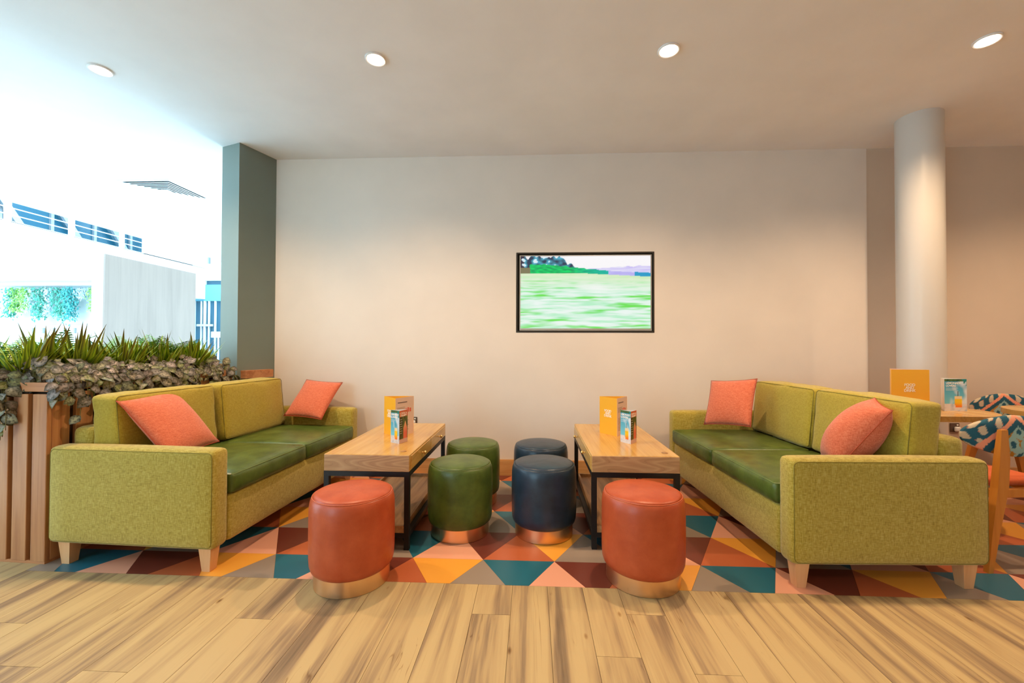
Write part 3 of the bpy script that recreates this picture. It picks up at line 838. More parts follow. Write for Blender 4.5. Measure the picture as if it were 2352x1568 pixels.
def drink_picture(o_parent, mat, w, h, words, seed):
    NXp, NYp = 30, 46; vs = []; fs = []; cs = []
    for j in range(NYp + 1):
        for i in range(NXp + 1):
            u, v = i / NXp, j / NYp
            vs.append((u * w, v * h, 0.0006))
            c = mixc(srgb(120, 205, 226), srgb(40, 152, 190), (v - 0.25) * 1.3)
            cl = nz(u * 4 + seed, v * 5, 2.0) + (u - 0.45) * 1.2
            c = mixc(c, srgb(226, 234, 240), cl * 1.2)
            if v < 0.22: c = mixc(srgb(228, 222, 222), srgb(180, 190, 204), nz(u * 7, v * 12, seed) * 1.2)
            if v > 0.93: c = mixc(srgb(40, 84, 60), srgb(90, 122, 60), 0.5 + nz(u * 12, v * 20, seed))
            if v > 0.80 and u > 0.78 and nz(u * 14, v * 9, seed + 3) > -0.1: c = srgb(20, 140, 140)
            gx = abs(u - 0.62)
            if 0.12 < v < 0.46 and gx < 0.15 + 0.06 * (v - 0.12):
                c = mixc(srgb(250, 120, 20), srgb(252, 206, 30), (v - 0.14) * 7)
                if v > 0.38: c = srgb(246, 220, 170)
            if 0.46 <= v < 0.62 and abs(u - 0.60) < 0.02: c = srgb(50, 50, 60)
            cs.append(c)
    for j in range(NYp):
        for i in range(NXp):
            a = j * (NXp + 1) + i; fs.append((a, a + 1, a + NXp + 2, a + NXp + 1))
    MB().add(vs, fs, mat).build('picture', M['picture'], o_parent, colors=cs)
    ln = words.split('\n')
    for k, s in enumerate(ln):
        tx = MB(); text_mb(tx, s, h * 0.085, mat @ Matrix.Translation((w * 0.06, h * (0.845 - 0.082 * k), 0.0010)) @ Matrix.Diagonal((min(1.0, w * 0.88 / (h * 0.085 * 0.68 * len(s))), 1, 1, 1)), bold=h * 0.0022, align='LEFT')
        tx.build('lettering', M['print_white'], o_parent)
    tx = MB()
    for k in range(3): tx.box(w * 0.06, w * (0.62 - 0.1 * k), h * (0.715 - 0.035 * k), h * (0.722 - 0.035 * k), 0.0008, 0.0010, mat)
    tag(tx.build('fine_print', M['print_white'], o_parent), kind='stuff')

def tent(name, label, cat, A, B, C, z, h, kind, group):
    cx_, cy_ = (A[0] + B[0] + C[0]) / 3, (A[1] + B[1] + C[1]) / 3
    t = thing(name, label, cat, (cx_, cy_, z), 0, group)
    P = [(p[0] - cx_, p[1] - cy_) for p in (A, B, C)]
    mats = {'food': ['yellow', 'pale_card', 'yellow'], 'drink': ['white_card', 'white_card', 'white_card']}[kind]
    for k in range(3):
        a, b_ = P[k], P[(k + 1) % 3]
        m4, w = panel_mat(a, b_, 0)
        pn = MB().box(0, w, 0, h, -0.0012, 0, m4).build('panel', M[mats[k]], t)
        if kind == 'food' and k == 0:
            for q, s in enumerate(('FOOD', 'AND', 'DRINK')):
                tx = MB(); text_mb(tx, s, h * 0.088, m4 @ Matrix.Translation((w * 0.48, h * (0.605 - 0.068 * q), 0.0006)) @ Matrix.Scale(1.0, 4), bold=h * 0.0016)
                tx.build('lettering', M['print_white'], pn)
        if kind == 'food' and k == 1:
            tx = MB().box(w * 0.12, w * 0.62, h * 0.86, h * 0.885, 0, 0.0008, m4)
            for q in range(5): tx.box(w * 0.08, w * 0.5, h * (0.74 - 0.03 * q), h * (0.746 - 0.03 * q), 0, 0.0008, m4)
            for q in range(9): tx.box(w * 0.10, w * (0.55 + 0.08 * (q % 3)), h * (0.46 - 0.04 * q), h * (0.467 - 0.04 * q), 0, 0.0008, m4)
            tag(tx.build('fine_print', M['ink'], pn), kind='stuff')
            for q in range(3):
                bt = MB().box(w * (0.52 + 0.12 * q), w * (0.60 + 0.12 * q), h * 0.60, h * (0.70 + 0.02 * (q % 2)), 0, 0.0009, m4)
                bt.build('bottle_print', M['print_coral'], pn)
        if kind == 'drink' and k == 0: drink_picture(pn, m4, w, h, 'LEMONADE\nLOVERS', 3.0 + A[0])
        if kind == 'drink' and k == 1:
            NXp, NYp = 22, 44; vs = []; fs = []; cs = []
            for j in range(NYp + 1):
                for i in range(NXp + 1):
                    u, v = i / NXp, j / NYp; vs.append((u * w, v * h, 0.0006))
                    c = mixc(srgb(58, 62, 24), srgb(104, 112, 40), 0.5 + nz(u * 5, v * 7, 5.0))
                    c = mixc(c, srgb(70, 48, 34), (0.45 - u) * 1.6)
                    if v > 0.80: c = srgb(206, 100, 52)
                    if abs(u - 0.7) < 0.22 * (1 - max(0, (v - 0.45)) * 4.5) and 0.1 < v < 0.66: c = mixc(srgb(226, 110, 84), srgb(238, 190, 140), (v - 0.3) * 2.4)
                    if v < 0.12: c = srgb(206, 170, 160)
                    cs.append(c)
            for j in range(NYp):
                for i in range(NXp):
                    a2 = j * (NXp + 1) + i; fs.append((a2, a2 + 1, a2 + NXp + 2, a2 + NXp + 1))
            MB().add(vs, fs, m4).build('picture', M['picture'], pn, colors=cs)
            for q, s in enumerate(('COOL &', 'CREAMY')):
                tx = MB(); text_mb(tx, s, h * 0.075, m4 @ Matrix.Translation((w * 0.08, h * (0.885 - 0.07 * q), 0.0010)) @ Matrix.Diagonal((0.9 * w / (h * 0.075 * 0.72 * 6), 1, 1, 1)), bold=h * 0.0014, align='LEFT')
                tx.build('lettering', M['print_white'], pn)
            tx = MB()
            for q in range(7): tx.box(w * 0.06, w * (0.30 + 0.05 * (q % 2)), h * (0.72 - 0.07 * q), h * (0.728 - 0.07 * q), 0.0008, 0.0010, m4)
            tag(tx.build('fine_print', M['print_white'], pn), kind='stuff')
    return t
tent('food_menu', 'yellow three-sided food and drink menu on the planter-side coffee table', 'menu', (-0.959, 2.67), (-0.845, 2.55), (-0.77, 2.69), 0.49, 0.24, 'food', 'yellow menus')
tent('food_menu', 'yellow three-sided food and drink menu on the column-side coffee table', 'menu', (0.45, 2.79), (0.54, 2.667), (0.632, 2.80), 0.487, 0.24, 'food', 'yellow menus')
tent('drinks_card', 'small three-sided lemonade card on the planter-side coffee table', 'menu', (-0.826, 2.412), (-0.764, 2.375), (-0.738, 2.449), 0.49, 0.19, 'drink', 'lemonade cards')
tent('drinks_card', 'small three-sided lemonade card on the column-side coffee table', 'menu', (0.532, 2.527), (0.577, 2.46), (0.625, 2.524), 0.487, 0.19, 'drink', 'lemonade cards')

# ------------------------------------------------------------------ round table group on the right
TT = 0.68
def round_table(label, cx_, cy_, r, half, leg_dx=0.0):
    t = thing('cafe_table', label, 'table', (cx_, cy_, 0), 0, 'oak cafe tables')
    pts = []
    for k in range(33):
        an = -PI / 2 + PI * k / 32; pts.append((half + r * math.cos(an), r * math.sin(an)))
    for k in range(33):
        an = PI / 2 + PI * k / 32; pts.append((-half + r * math.cos(an), r * math.sin(an)))
    MB().prism(pts, TT - 0.030, TT).build('tabletop', M['oak'], t)
    MB().lathe([(0.022, 0.012), (0.022, TT - 0.03)], 20, leg_dx, 0).build('pedestal', M['black'], t, smooth=40)
    MB().lathe([(0.12, 0.0), (0.12, 0.008), (0.03, 0.016)], 32, leg_dx, 0).build('base_plate', M['black'], t, smooth=30)
    return t
round_table('round-ended oak cafe table between the column and the right sofa', 2.325, 2.644, 0.265, 0.112, 0.0)
round_table('oak cafe table at the right edge, only its rim in the picture', 3.40, 2.60, 0.28, 0.22, 0.1)
tent('food_menu', 'large yellow food and drink menu on the round-ended cafe table', 'menu', (2.118, 2.56), (2.335, 2.56), (2.226, 2.70), TT, 0.245, 'food', 'yellow menus')
tent('drinks_card', 'lemonade lovers card on the round-ended cafe table', 'menu', (2.44, 2.585), (2.566, 2.585), (2.50, 2.67), TT, 0.19, 'drink', 'lemonade cards')

def ikat(u, v):
    """u across 0..1, v up 0..1"""
    j = 0.022 * noise.noise(Vector((u * 44, v * 34, 3)))
    teal, ochre, pink, sky, cream = srgb(22, 86, 108), srgb(172, 118, 28), srgb(236, 156, 124), srgb(150, 186, 180), srgb(200, 184, 158)
    h = 1.0 - abs(u - 0.5) * 2            # 0 at either end, 1 in the middle
    q = v - 1.0 * h + 0.02 + j
    if q > 0.09:
        k = math.sin(h * 19 + v * 6.5 + 0.6) * math.sin(v * 8.5 - h * 5 + 0.5)
        c = cream if k + j * 6 > 0.20 else teal
        if 0.14 < k + j * 6 <= 0.20 and noise.noise(Vector((u * 30, v * 20, 8))) > 0.1: c = srgb(214, 100, 70)
    elif q > -0.06: c = pink
    elif q > -0.24: c = teal
    else:
        c = ochre
        for (ch_, cv_) in ((0.86, 0.30), (0.62, 0.06), (1.0, 0.62), (0.98, 0.02)):
            dd = math.hypot((h - ch_) * 1.0, (v - cv_) * 0.62) + j * 1.4
            if dd < 0.125: c = sky
            if dd < 0.055: c = teal
        if abs(((h * 3.1 - v * 2.2) % 1.0) - 0.5) < 0.07 and v > 0.35: c = sky
    return c

def chair(label, loc, rot):
    """origin on the floor under the seat; the chair faces +x"""
    t = thing('dining_chair', label, 'chair', loc, rot, 'patterned dining chairs')
    SZ = 0.385
    # curved oval backrest
    NU, NV = 96, 40; W, Hh = 0.255, 0.100; zc = 0.622
    vs = []; fs = []; cs = []; grid = {}
    for side in (0, 1):
        for j in range(NV + 1):
            for i in range(NU + 1):
                u, v = i / NU * 2 - 1, j / NV * 2 - 1
                # squircle mapping
                a = u * math.sqrt(max(0, 1 - 0.5 * abs(v) ** 2.4)); b_ = v * math.sqrt(max(0, 1 - 0.5 * abs(u) ** 2.4))
                y = a * W; z = zc + b_ * Hh * (1 - 0.15 * abs(a))
                x = -0.205 + 0.5 * (y * y) + 0.10 * (zc - z) * -1 * 0.9
                th = 0.013 * (1 - max(abs(u), abs(v)) ** 6) + 0.004
                x += th if side else -th
                grid[(side, i, j)] = len(vs); vs.append((x, y, z)); cs.append(ikat((i / NU), (j / NV)))
    for side in (0, 1):
        for j in range(NV):
            for i in range(NU):
                q = (grid[(side, i, j)], grid[(side, i + 1, j)], grid[(side, i + 1, j + 1)], grid[(side, i, j + 1)])
                fs.append(q if side else tuple(reversed(q)))
    rim = [(i, 0) for i in range(NU)] + [(NU, j) for j in range(NV)] + [(i, NV) for i in range(NU, 0, -1)] + [(0, j) for j in range(NV, 0, -1)]
    for k in range(len(rim)):
        a, b_ = rim[k], rim[(k + 1) % len(rim)]
        fs.append((grid[(0,) + a], grid[(0,) + b_], grid[(1,) + b_], grid[(1,) + a]))
    bk = MB(); bk.add(vs, fs); o = bk.build('backrest', M['ikat'], t, smooth=60, colors=cs); recalc(o)
    o['label'] = 'teal and ochre ikat patterned backrest'
    # rear legs run up to the backrest as flat posts
    for sy in (-1, 1):
        y = sy * 0.115
        mb = MB()
        prof = [(-0.270, 0.0, 0.011, 0.012, 0.125), (-0.256, 0.18, 0.013, 0.020, 0.078), (-0.244, SZ, 0.016, 0.029, 0.026), (-0.242, 0.52, 0.014, 0.027, 0.010), (-0.240, 0.660, 0.009, 0.017, 0.0)]
        vv = []
        for (x, z, hx, hy, dy) in prof:
            yy = y + sy * dy; vv += [(x - hx, yy - hy, z), (x + hx, yy - hy, z), (x + hx, yy + hy, z), (x - hx, yy + hy, z)]
        ff = [(0, 3, 2, 1), (16, 17, 18, 19)]
        for k in range(4):
            for q in range(4): ff.append((k * 4 + q, k * 4 + (q + 1) % 4, k * 4 + 4 + (q + 1) % 4, k * 4 + 4 + q))
        mb.add(vv, ff).build('leg', M['chair_wood'], t)
        mb = MB(); mb.frustum(0, 0, 0, SZ - 0.03, 0.010, 0.010, 0.017, 0.017, Matrix.Translation((0.175, sy * 0.155, 0)))
        mb.build('leg', M['chair_wood'], t)
    ap = MB().rbox(-0.235, 0.185, -0.165, -0.14, SZ - 0.055, SZ - 0.012, 0.004, 1).rbox(-0.235, 0.185, 0.14, 0.165, SZ - 0.055, SZ - 0.012, 0.004, 1)
    ap.rbox(0.165, 0.188, -0.14, 0.14, SZ - 0.055, SZ - 0.012, 0.004, 1).rbox(-0.235, -0.212, -0.14, 0.14, SZ - 0.055, SZ - 0.012, 0.004, 1)
    ap.build('apron', M['chair_wood'], t)
    sp = MB(); soft(sp, -0.19, 0.205, -0.195, 0.195, SZ - 0.012, SZ + 0.022, 0.014, (8, 8, 2), (0.004, 0.004, 0.008))
    sp.build('seat_pad', M['seatpad'], t, smooth=179)
    return t
ch = chair('honey wood chair with ikat back standing behind the end of the right sofa', (2.348, 2.369, 0), math.radians(97))
c2 = copy_tree(ch, (3.44, 3.02, 0), math.radians(-90)); c2['label'] = 'ikat-backed chair on the wall side of the far-right cafe table'
c3 = copy_tree(ch, (2.28, 2.93, 0), math.radians(-90)); c3['label'] = 'ikat-backed chair whose top edge shows above the right sofa cushions'

# ------------------------------------------------------------------ planter
PX, PY = -2.336, 1.901
PR = math.radians(-3.2)
PW, PL, PH = 0.86, 1.17, 0.872
pl = thing('planter', 'tall slatted timber planter box full of plants behind the left sofa', 'planter', (PX, PY, 0), PR)
MB().box(-PW + 0.02, -0.022, 0.022, PL - 0.005, 0.0, 0.79).build('core', M['planter_core'], pl)
MB().box(-PW + 0.004, -0.004, 0.004, PL, 0.0, 0.014).build('plinth', M['cedar_cap'], pl)
x = 0.0
while x > -PW + 0.02:
    x0 = max(-PW, x - 0.080)
    MB().rbox(x0, x, 0.0, 0.021, 0.012, 0.816, 0.002, 1).build('slat', M['cedar'], pl); x = x0 - 0.0265
y = 0.022
while y < PL - 0.02:
    y1 = min(PL, y + (0.075 if y < 0.03 else 0.080))
    MB().rbox(-0.0215, 0.0, y, y1, 0.012, 0.816, 0.002, 1).build('slat', M['cedar'], pl); y = y1 + 0.0265
cp = [(-PW, 0.0, 0.0, 0.05), (-PW, 0.0, PL - 0.05, PL), (-0.05, 0.0, 0.05, PL - 0.05), (-PW, -PW + 0.05, 0.05, PL - 0.05)]
for (a, b_, c, d_) in cp:
    MB().rbox(a, b_, c, d_, 0.828, PH, 0.002, 1).build('cap_board', M['cedar_cap'], pl)
MB().box(-PW + 0.05, -0.05, 0.05, PL - 0.05, 0.79, 0.826).build('soil', M['soil'], pl)
def planter_pt(x, y, z):
    v = Vector((x, y, 0)); v.rotate(Matrix.Rotation(PR, 3, 'Z')); return Vector((PX + v.x, PY + v.y, z))

def place(mesh_obj_data, name, mat4, parent):
    o = bpy.data.objects.new(name, mesh_obj_data); COL.objects.link(o); o.parent = parent
    o.matrix_local = mat4
    return o
def scaled(m4):
    m = m4.copy(); m.translation = m.translation * S; return m

# spiky grass
def blade_mesh(L, w, bend, tip):
    mb = MB(); cols = []; seg = 6; vs = []; fs = []
    for k in range(seg + 1):
        t = k / seg; ww = w * (0.55 + 1.2 * t * (1 - t) * 2) * (1 - t ** 2.5) + 0.0004
        z = L * (t - 0.12 * bend * t * t); x = bend * L * 0.42 * t * t
        vs += [(x, -ww, z), (x - ww * 0.35, 0, z), (x, ww, z)]
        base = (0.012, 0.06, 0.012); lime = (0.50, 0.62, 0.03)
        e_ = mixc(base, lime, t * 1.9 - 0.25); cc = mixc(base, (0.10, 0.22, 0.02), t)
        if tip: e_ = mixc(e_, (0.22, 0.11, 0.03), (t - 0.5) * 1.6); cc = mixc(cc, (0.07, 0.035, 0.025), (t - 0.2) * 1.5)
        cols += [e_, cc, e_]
    for k in range(seg):
        a = k * 3; fs += [(a, a + 1, a + 4, a + 3), (a + 1, a + 2, a + 5, a + 4)]
    mb.add(vs, fs); o = mb.build('blade', M['blade'], smooth=179, colors=cols); me = o.data; bpy.data.objects.remove(o); return me
rg = random.Random(11)
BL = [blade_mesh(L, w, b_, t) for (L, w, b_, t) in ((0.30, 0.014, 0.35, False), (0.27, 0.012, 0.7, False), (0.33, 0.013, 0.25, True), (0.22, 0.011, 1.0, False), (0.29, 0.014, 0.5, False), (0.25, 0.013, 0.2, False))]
ords = ['nearest', 'second', 'third', 'fourth', 'fifth', 'sixth', 'seventh', 'eighth', 'ninth', 'tenth', 'eleventh', 'twelfth', 'thirteenth']
NG = 10
for i in range(NG):
    y = 0.07 + i * 0.104
    x = -0.22 - 0.05 * (i % 2) + 0.012 * i
    p = planter_pt(x, y, 0.826)
    lab = 'spiky lime-edged grass clump in the planter, %s from its near end' % ords[i] if i else 'spiky lime-edged grass clump nearest the near end of the planter'
    t = thing('spiky_grass', lab, 'plant', p, rg.uniform(0, 6), 'spiky grass clumps in the planter')
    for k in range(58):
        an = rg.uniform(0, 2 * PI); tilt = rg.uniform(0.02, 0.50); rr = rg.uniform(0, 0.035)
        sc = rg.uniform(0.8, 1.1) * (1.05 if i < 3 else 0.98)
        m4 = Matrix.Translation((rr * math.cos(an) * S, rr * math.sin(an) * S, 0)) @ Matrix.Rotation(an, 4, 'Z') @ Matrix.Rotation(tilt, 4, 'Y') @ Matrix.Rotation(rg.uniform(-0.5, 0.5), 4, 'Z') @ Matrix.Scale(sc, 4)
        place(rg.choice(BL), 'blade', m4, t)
# more grass on the far side of the box, at the left edge of the picture
for i in range(3):
    p = planter_pt(-0.52 - 0.02 * i, 0.10 + i * 0.17, 0.826)
    t = thing('spiky_grass', 'spiky grass clump on the atrium side of the planter, %s from its near end' % ['first', 'second', 'third'][i], 'plant', p, rg.uniform(0, 6), 'spiky grass clumps in the planter')
    for k in range(26):
        an = rg.uniform(0, 2 * PI); tilt = rg.uniform(0.05, 0.6); rr = rg.uniform(0, 0.035)
        m4 = Matrix.Translation((rr * math.cos(an) * S, rr * math.sin(an) * S, 0)) @ Matrix.Rotation(an, 4, 'Z') @ Matrix.Rotation(tilt, 4, 'Y') @ Matrix.Scale(rg.uniform(0.8, 1.05), 4)
        place(rg.choice(BL), 'blade', m4, t)

# ferns
def frond_mesh(L, n):
    mb = MB(); cols = []; vs = []; fs = []
    def P(t): return Vector((L * (0.75 * t * t + 0.15 * t), 0, L * (0.95 * t - 0.45 * t * t)))
    for k in range(n):
        t = 0.12 + 0.88 * k / (n - 1); p = P(t); tg = (P(t + 0.01) - P(t - 0.01)).normalized()
        ln = 0.30 * L * math.sin(PI * min(1, t * 0.93 + 0.05)) ** 0.8 + 0.004; w = L * 0.026
        for s in (-1, 1):
            o_ = len(vs); dr = Vector((0.25 * tg.x, s, 0.25 * tg.z - 0.12)).normalized()
            vs += [p, p + dr * ln * 0.5 + tg * w, p + dr * ln, p + dr * ln * 0.5 - tg * w]
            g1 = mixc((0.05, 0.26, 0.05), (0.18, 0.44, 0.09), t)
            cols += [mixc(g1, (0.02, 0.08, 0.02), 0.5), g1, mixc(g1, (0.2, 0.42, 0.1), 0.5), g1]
            fs.append((o_, o_ + 1, o_ + 2, o_ + 3))
    mb.add(vs, fs)
    st = len(mb.v); mb.tube([P(k / 8) for k in range(9)], 0.0022, 4); cols += [(0.07, 0.13, 0.03, 1)] * (len(mb.v) - st)
    o = mb.build('frond', M['fern'], colors=cols); me = o.data; bpy.data.objects.remove(o); return me
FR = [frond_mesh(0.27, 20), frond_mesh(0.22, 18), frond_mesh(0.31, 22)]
for i in range(9):
    y = 0.10 + i * 0.12; x = -0.40 - 0.05 * (i % 3) + 0.015 * i
    p = planter_pt(x, y, 0.826)
    lab = 'green fern behind the spiky grass, %s from the near end of the planter' % (ords[i] if i else 'first')
    t = thing('fern', lab, 'plant', p, rg.uniform(0, 6), 'ferns in the planter')
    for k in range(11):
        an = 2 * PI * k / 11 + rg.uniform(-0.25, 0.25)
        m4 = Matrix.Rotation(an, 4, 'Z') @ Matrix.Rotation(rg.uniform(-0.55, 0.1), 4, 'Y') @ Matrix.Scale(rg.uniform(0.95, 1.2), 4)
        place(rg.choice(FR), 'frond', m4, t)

# trailing spotted plants along the rim
def leaf_mesh(L, w, cup, c0, c1):
    vs = []; fs = []; cols = []
    rows = [(0.0, 0.12), (0.22, 0.78), (0.48, 1.0), (0.75, 0.72), (1.0, 0.06)]
    for (t, ww) in rows:
        z = cup * (0.6 * t - 1.3 * t * t) * L
        vs += [(t * L, -w * ww, z + cup * w * ww * 0.5), (t * L, 0, z), (t * L, w * ww, z + cup * w * ww * 0.5)]
        cols += [mixc(c0, c1, 0.0)[:3] + (0.10,), mixc(c0, c1, 0.6)[:3] + (1.0 if 0.1 < t < 0.9 else 0.2,), mixc(c0, c1, 0.2)[:3] + (0.25,)]
    for k in range(len(rows) - 1):
        a = k * 3; fs += [(a, a + 3, a + 4, a + 1), (a + 1, a + 4, a + 5, a + 2)]
    return vs, fs, cols
def leaf_obj(name, mat, *a):
    vs, fs, cols = leaf_mesh(*a); o = MB().add(vs, fs).build(name, mat, smooth=179, colors=cols); me = o.data; bpy.data.objects.remove(o); return me
LF = [leaf_obj('leaf', M['spotted'], L, w, c, a, b_) for (L, w, c, a, b_) in (
    (0.056, 0.023, 0.5, (0.018, 0.024, 0.008), (0.05, 0.045, 0.025)), (0.062, 0.025, 0.3, (0.016, 0.018, 0.008), (0.06, 0.05, 0.03)),
    (0.046, 0.019, 0.7, (0.05, 0.08, 0.01), (0.16, 0.20, 0.02)), (0.034, 0.013, 0.5, (0.10, 0.13, 0.01), (0.30, 0.33, 0.02)))]
def strand(t, base, pts, nleaf, rnd, sc=1.0):
    """stem through pts (planter coordinates), leaves to both sides"""
    loc = [planter_pt(*p) - base for p in pts]
    fine = []
    for k in range(len(loc) - 1):
        for q in range(4):
            fine.append(loc[k].lerp(loc[k + 1], q / 4))
    fine.append(loc[-1])
    MB().tube(fine, 0.0016, 4).build('stem', M['stem'], t)
    for k in range(nleaf):
        f = (k + 0.6) / nleaf * (len(fine) - 1); i0 = min(int(f), len(fine) - 2); p = fine[i0].lerp(fine[i0 + 1], f - i0)
        tg = (fine[i0 + 1] - fine[i0]).normalized()
        out = Vector((0.75, -0.45, 0.55)) + Vector((rnd.uniform(-0.7, 0.7), rnd.uniform(-0.7, 0.7), rnd.uniform(-0.35, 0.35)))
        nrm_ = out.normalized()
        side = tg.cross(nrm_); side = side.normalized() if side.length > 1e-3 else Vector((1, 0, 0))
        dr = (side * (1 if k % 2 else -1) * 0.9 + tg * rnd.uniform(0.1, 0.8) + Vector((0, 0, -0.25))).normalized()
        yv = nrm_.cross(dr).normalized(); zv = dr.cross(yv)
        s_ = sc * rnd.uniform(0.75, 1.15)
        m4 = Matrix(((dr.x * s_, yv.x * s_, zv.x * s_, p.x * S), (dr.y * s_, yv.y * s_, zv.y * s_, p.y * S), (dr.z * s_, yv.z * s_, zv.z * s_, p.z * S), (0, 0, 0, 1)))
        w_ = rnd.random()
        place(LF[0] if w_ < 0.32 else LF[1] if w_ < 0.58 else LF[2] if w_ < 0.82 else LF[3], 'leaf', m4, t)
rt = random.Random(5)
spots = [(-0.05 - 0.01, 0.05 + 0.125 * k) for k in range(9)]
for i, (x, y) in enumerate(spots):
    base = planter_pt(-0.10, y, 0.826)
    lab = 'trailing pink-spotted leafy plant over the planter rim, %s along the sofa side' % (ords[i] if i else 'first')
    t = thing('trailing_plant', lab, 'plant', base, 0, 'trailing spotted plants on the planter rim')
    for k in range(6):
        dy = rt.uniform(-0.08, 0.08); up = rt.uniform(0.02, 0.09); ov = rt.uniform(0.0, 0.05)
        drop = rt.uniform(0.02, 0.10) if i not in (1,) else rt.uniform(0.05, 0.20)
        pts = [(-0.12, y, 0.83), (-0.08, y + dy * 0.4, 0.87 + up), (-0.02 + ov * 0.5, y + dy * 0.8, 0.885 + up * 0.6), (0.03 + ov * 0.5, y + dy, 0.87), (0.035 + ov * 0.5, y + dy * 1.1, 0.86 - drop)]
        strand(t, base, pts, 10, rt)
    for k in range(4):
        dy = rt.uniform(-0.07, 0.07); up = rt.uniform(0.05, 0.12)
        strand(t, base, [(-0.12, y, 0.83), (-0.13 + rt.uniform(-0.05, 0.05), y + dy * 0.5, 0.86 + up * 0.6), (-0.10 + rt.uniform(-0.06, 0.04), y + dy, 0.86 + up)], 7, rt)
for i, x in enumerate((-0.07, -0.24, -0.42)):
    base = planter_pt(x, 0.10, 0.826)
    t = thing('trailing_plant', ['trailing pink-spotted plant at the front corner of the planter', 'trailing pink-spotted plant hanging down the planter front beside its corner', 'trailing pink-spotted plant on the planter front at the picture edge'][i], 'plant', base, 0, 'trailing spotted plants on the planter rim')
    for k in range(8 if i else 5):
        dx = rt.uniform(-0.10, 0.08); up = rt.uniform(0.02, 0.07); drop = rt.uniform(0.10, 0.27) if i else rt.uniform(-0.03, 0.02)
        pts = [(x, 0.10, 0.83), (x + dx * 0.3, 0.05, 0.88 + up), (x + dx * 0.6, -0.01, 0.885 + up * 0.4), (x + dx, -0.035, 0.84), (x + dx * 1.1, -0.04, 0.86 - drop)] if i else [(x, 0.10, 0.83), (x + dx * 0.4, 0.07, 0.87 + up), (x + dx * 0.8, 0.03, 0.90 + up * 0.5)]
        strand(t, base, pts, 12, rt, 1.08)
# broad pale leaves at the left edge and along the far half of the rim
BR = [leaf_obj('leaf', M['broad'], L, w, c, a, b_) for (L, w, c, a, b_) in ((0.11, 0.034, 0.35, (0.18, 0.26, 0.05), (0.09, 0.16, 0.03)), (0.09, 0.028, 0.5, (0.22, 0.27, 0.05), (0.12, 0.17, 0.03)))]
for i, (x, y, nl) in enumerate(((-0.44, 0.03, 12), (-0.17, 0.60, 11), (-0.15, 1.08, 12))):
    base = planter_pt(x, y, 0.826)
    t = thing('broadleaf_plant', ['pale green broad-leaved plant at the left edge of the planter front', 'pale green broad-leaved plant halfway along the planter rim', 'yellow-green broad-leaved plant at the sage wall end of the planter'][i], 'plant', base, 0, 'broad-leaved plants in the planter')
    for k in range(nl):
        an = 2 * PI * k / nl + rt.uniform(-0.2, 0.2); el = rt.uniform(0.05, 0.9)
        m4 = Matrix.Translation((0, 0, rt.uniform(0.02, 0.09) * S)) @ Matrix.Rotation(an, 4, 'Z') @ Matrix.Rotation(-el, 4, 'Y') @ Matrix.Scale(rt.uniform(0.8, 1.15), 4)
        place(rt.choice(BR), 'leaf', m4, t)
    MB().tube([(0, 0, 0), (0.003, 0, 0.05), (0, 0.003, 0.09)], 0.004, 5).build('stem', M['stem'], t)

# ------------------------------------------------------------------ atrium beyond the planter
# kiosk with hanging plants
KX1, KY0, KY1, KZ = -6.0, 5.56, 7.135, 2.35
kx0 = -9.0
ki = thing('kiosk', 'white kiosk with a plant-hung niche and a pale ash side panel', 'kiosk', (KX1, KY0, 0))
dx = kx0 - KX1
MB().box(-0.03, 0.0, 0.0, KY1 - KY0, 0, KZ).build('side_panel', M['laminate'], ki)
MB().box(dx, -0.03, 0.0, 0.5, 1.98, KZ).build('header', M['white'], ki)
MB().box(-0.20, -0.031, 0.0, 0.5, 0, 1.979).build('end_post', M['white'], ki)
MB().box(dx, -0.201, 0.40, 0.5, 0.0, 1.979).build('back_panel', M['white'], ki)
MB().box(dx, -0.201, 0.16, 0.399, 1.93, 1.978).build('shelf', M['white'], ki)
MB().box(dx, -0.03, 0.501, KY1 - KY0, 0, KZ - 0.01).build('carcass', M['white'], ki)
MB().box(dx, -0.55, 0.34, 0.399, 0.9, 1.36).build('cupboard', M['white'], ki)
for k in range(5):
    hx = -1.48 + 0.165 * k
    hm = MB().box(hx - 0.012, hx + 0.012, 0.325, 0.339, 1.24, 1.32)
    for q in range(3): hm.box(hx - 0.03, hx + 0.012, 0.318, 0.326, 1.25 + 0.026 * q, 1.258 + 0.026 * q)
    hm.build('hook', M['grey_metal'], ki)
def hang(label, x, w, L, cols, seed):
    rh = random.Random(seed); vs = []; fs = []; cs = []
    for k in range(int(900 * w / 0.3 * L / 0.6)):
        a = rh.gauss(0, 0.42); b_ = rh.random() ** 1.1
        ll = L * (0.75 + 0.25 * noise.noise(Vector((a * 4 + seed, 1, 2))))
        px = a * w * (1 - 0.45 * b_); pz = -b_ * ll + 0.03 * rh.random(); py = rh.uniform(-0.11, 0.02)
        an = rh.uniform(0, 2 * PI); s_ = rh.uniform(0.014, 0.03)
        d1 = Vector((math.cos(an), rh.uniform(-0.4, 0.4), -abs(math.sin(an)) - 0.2)).normalized(); d2 = Vector((-d1.z, rh.uniform(-0.5, 0.5), d1.x)).normalized()
        o_ = len(vs); p = Vector((px, py, pz))
        vs += [p, p + d1 * s_ + d2 * s_ * 0.4, p + d1 * s_ * 2, p + d1 * s_ - d2 * s_ * 0.4]; fs.append((o_, o_ + 1, o_ + 2, o_ + 3))
        c = mixc(cols[0], cols[1], rh.random()); cs += [c] * 4
    t = thing('hanging_plant', label, 'plant', (x, KY0 + 0.27, 1.895), 0, 'hanging plants in the kiosk niche')
    tag(MB().add(vs, fs).build('foliage', M['hang'], t, colors=cs), kind='stuff')
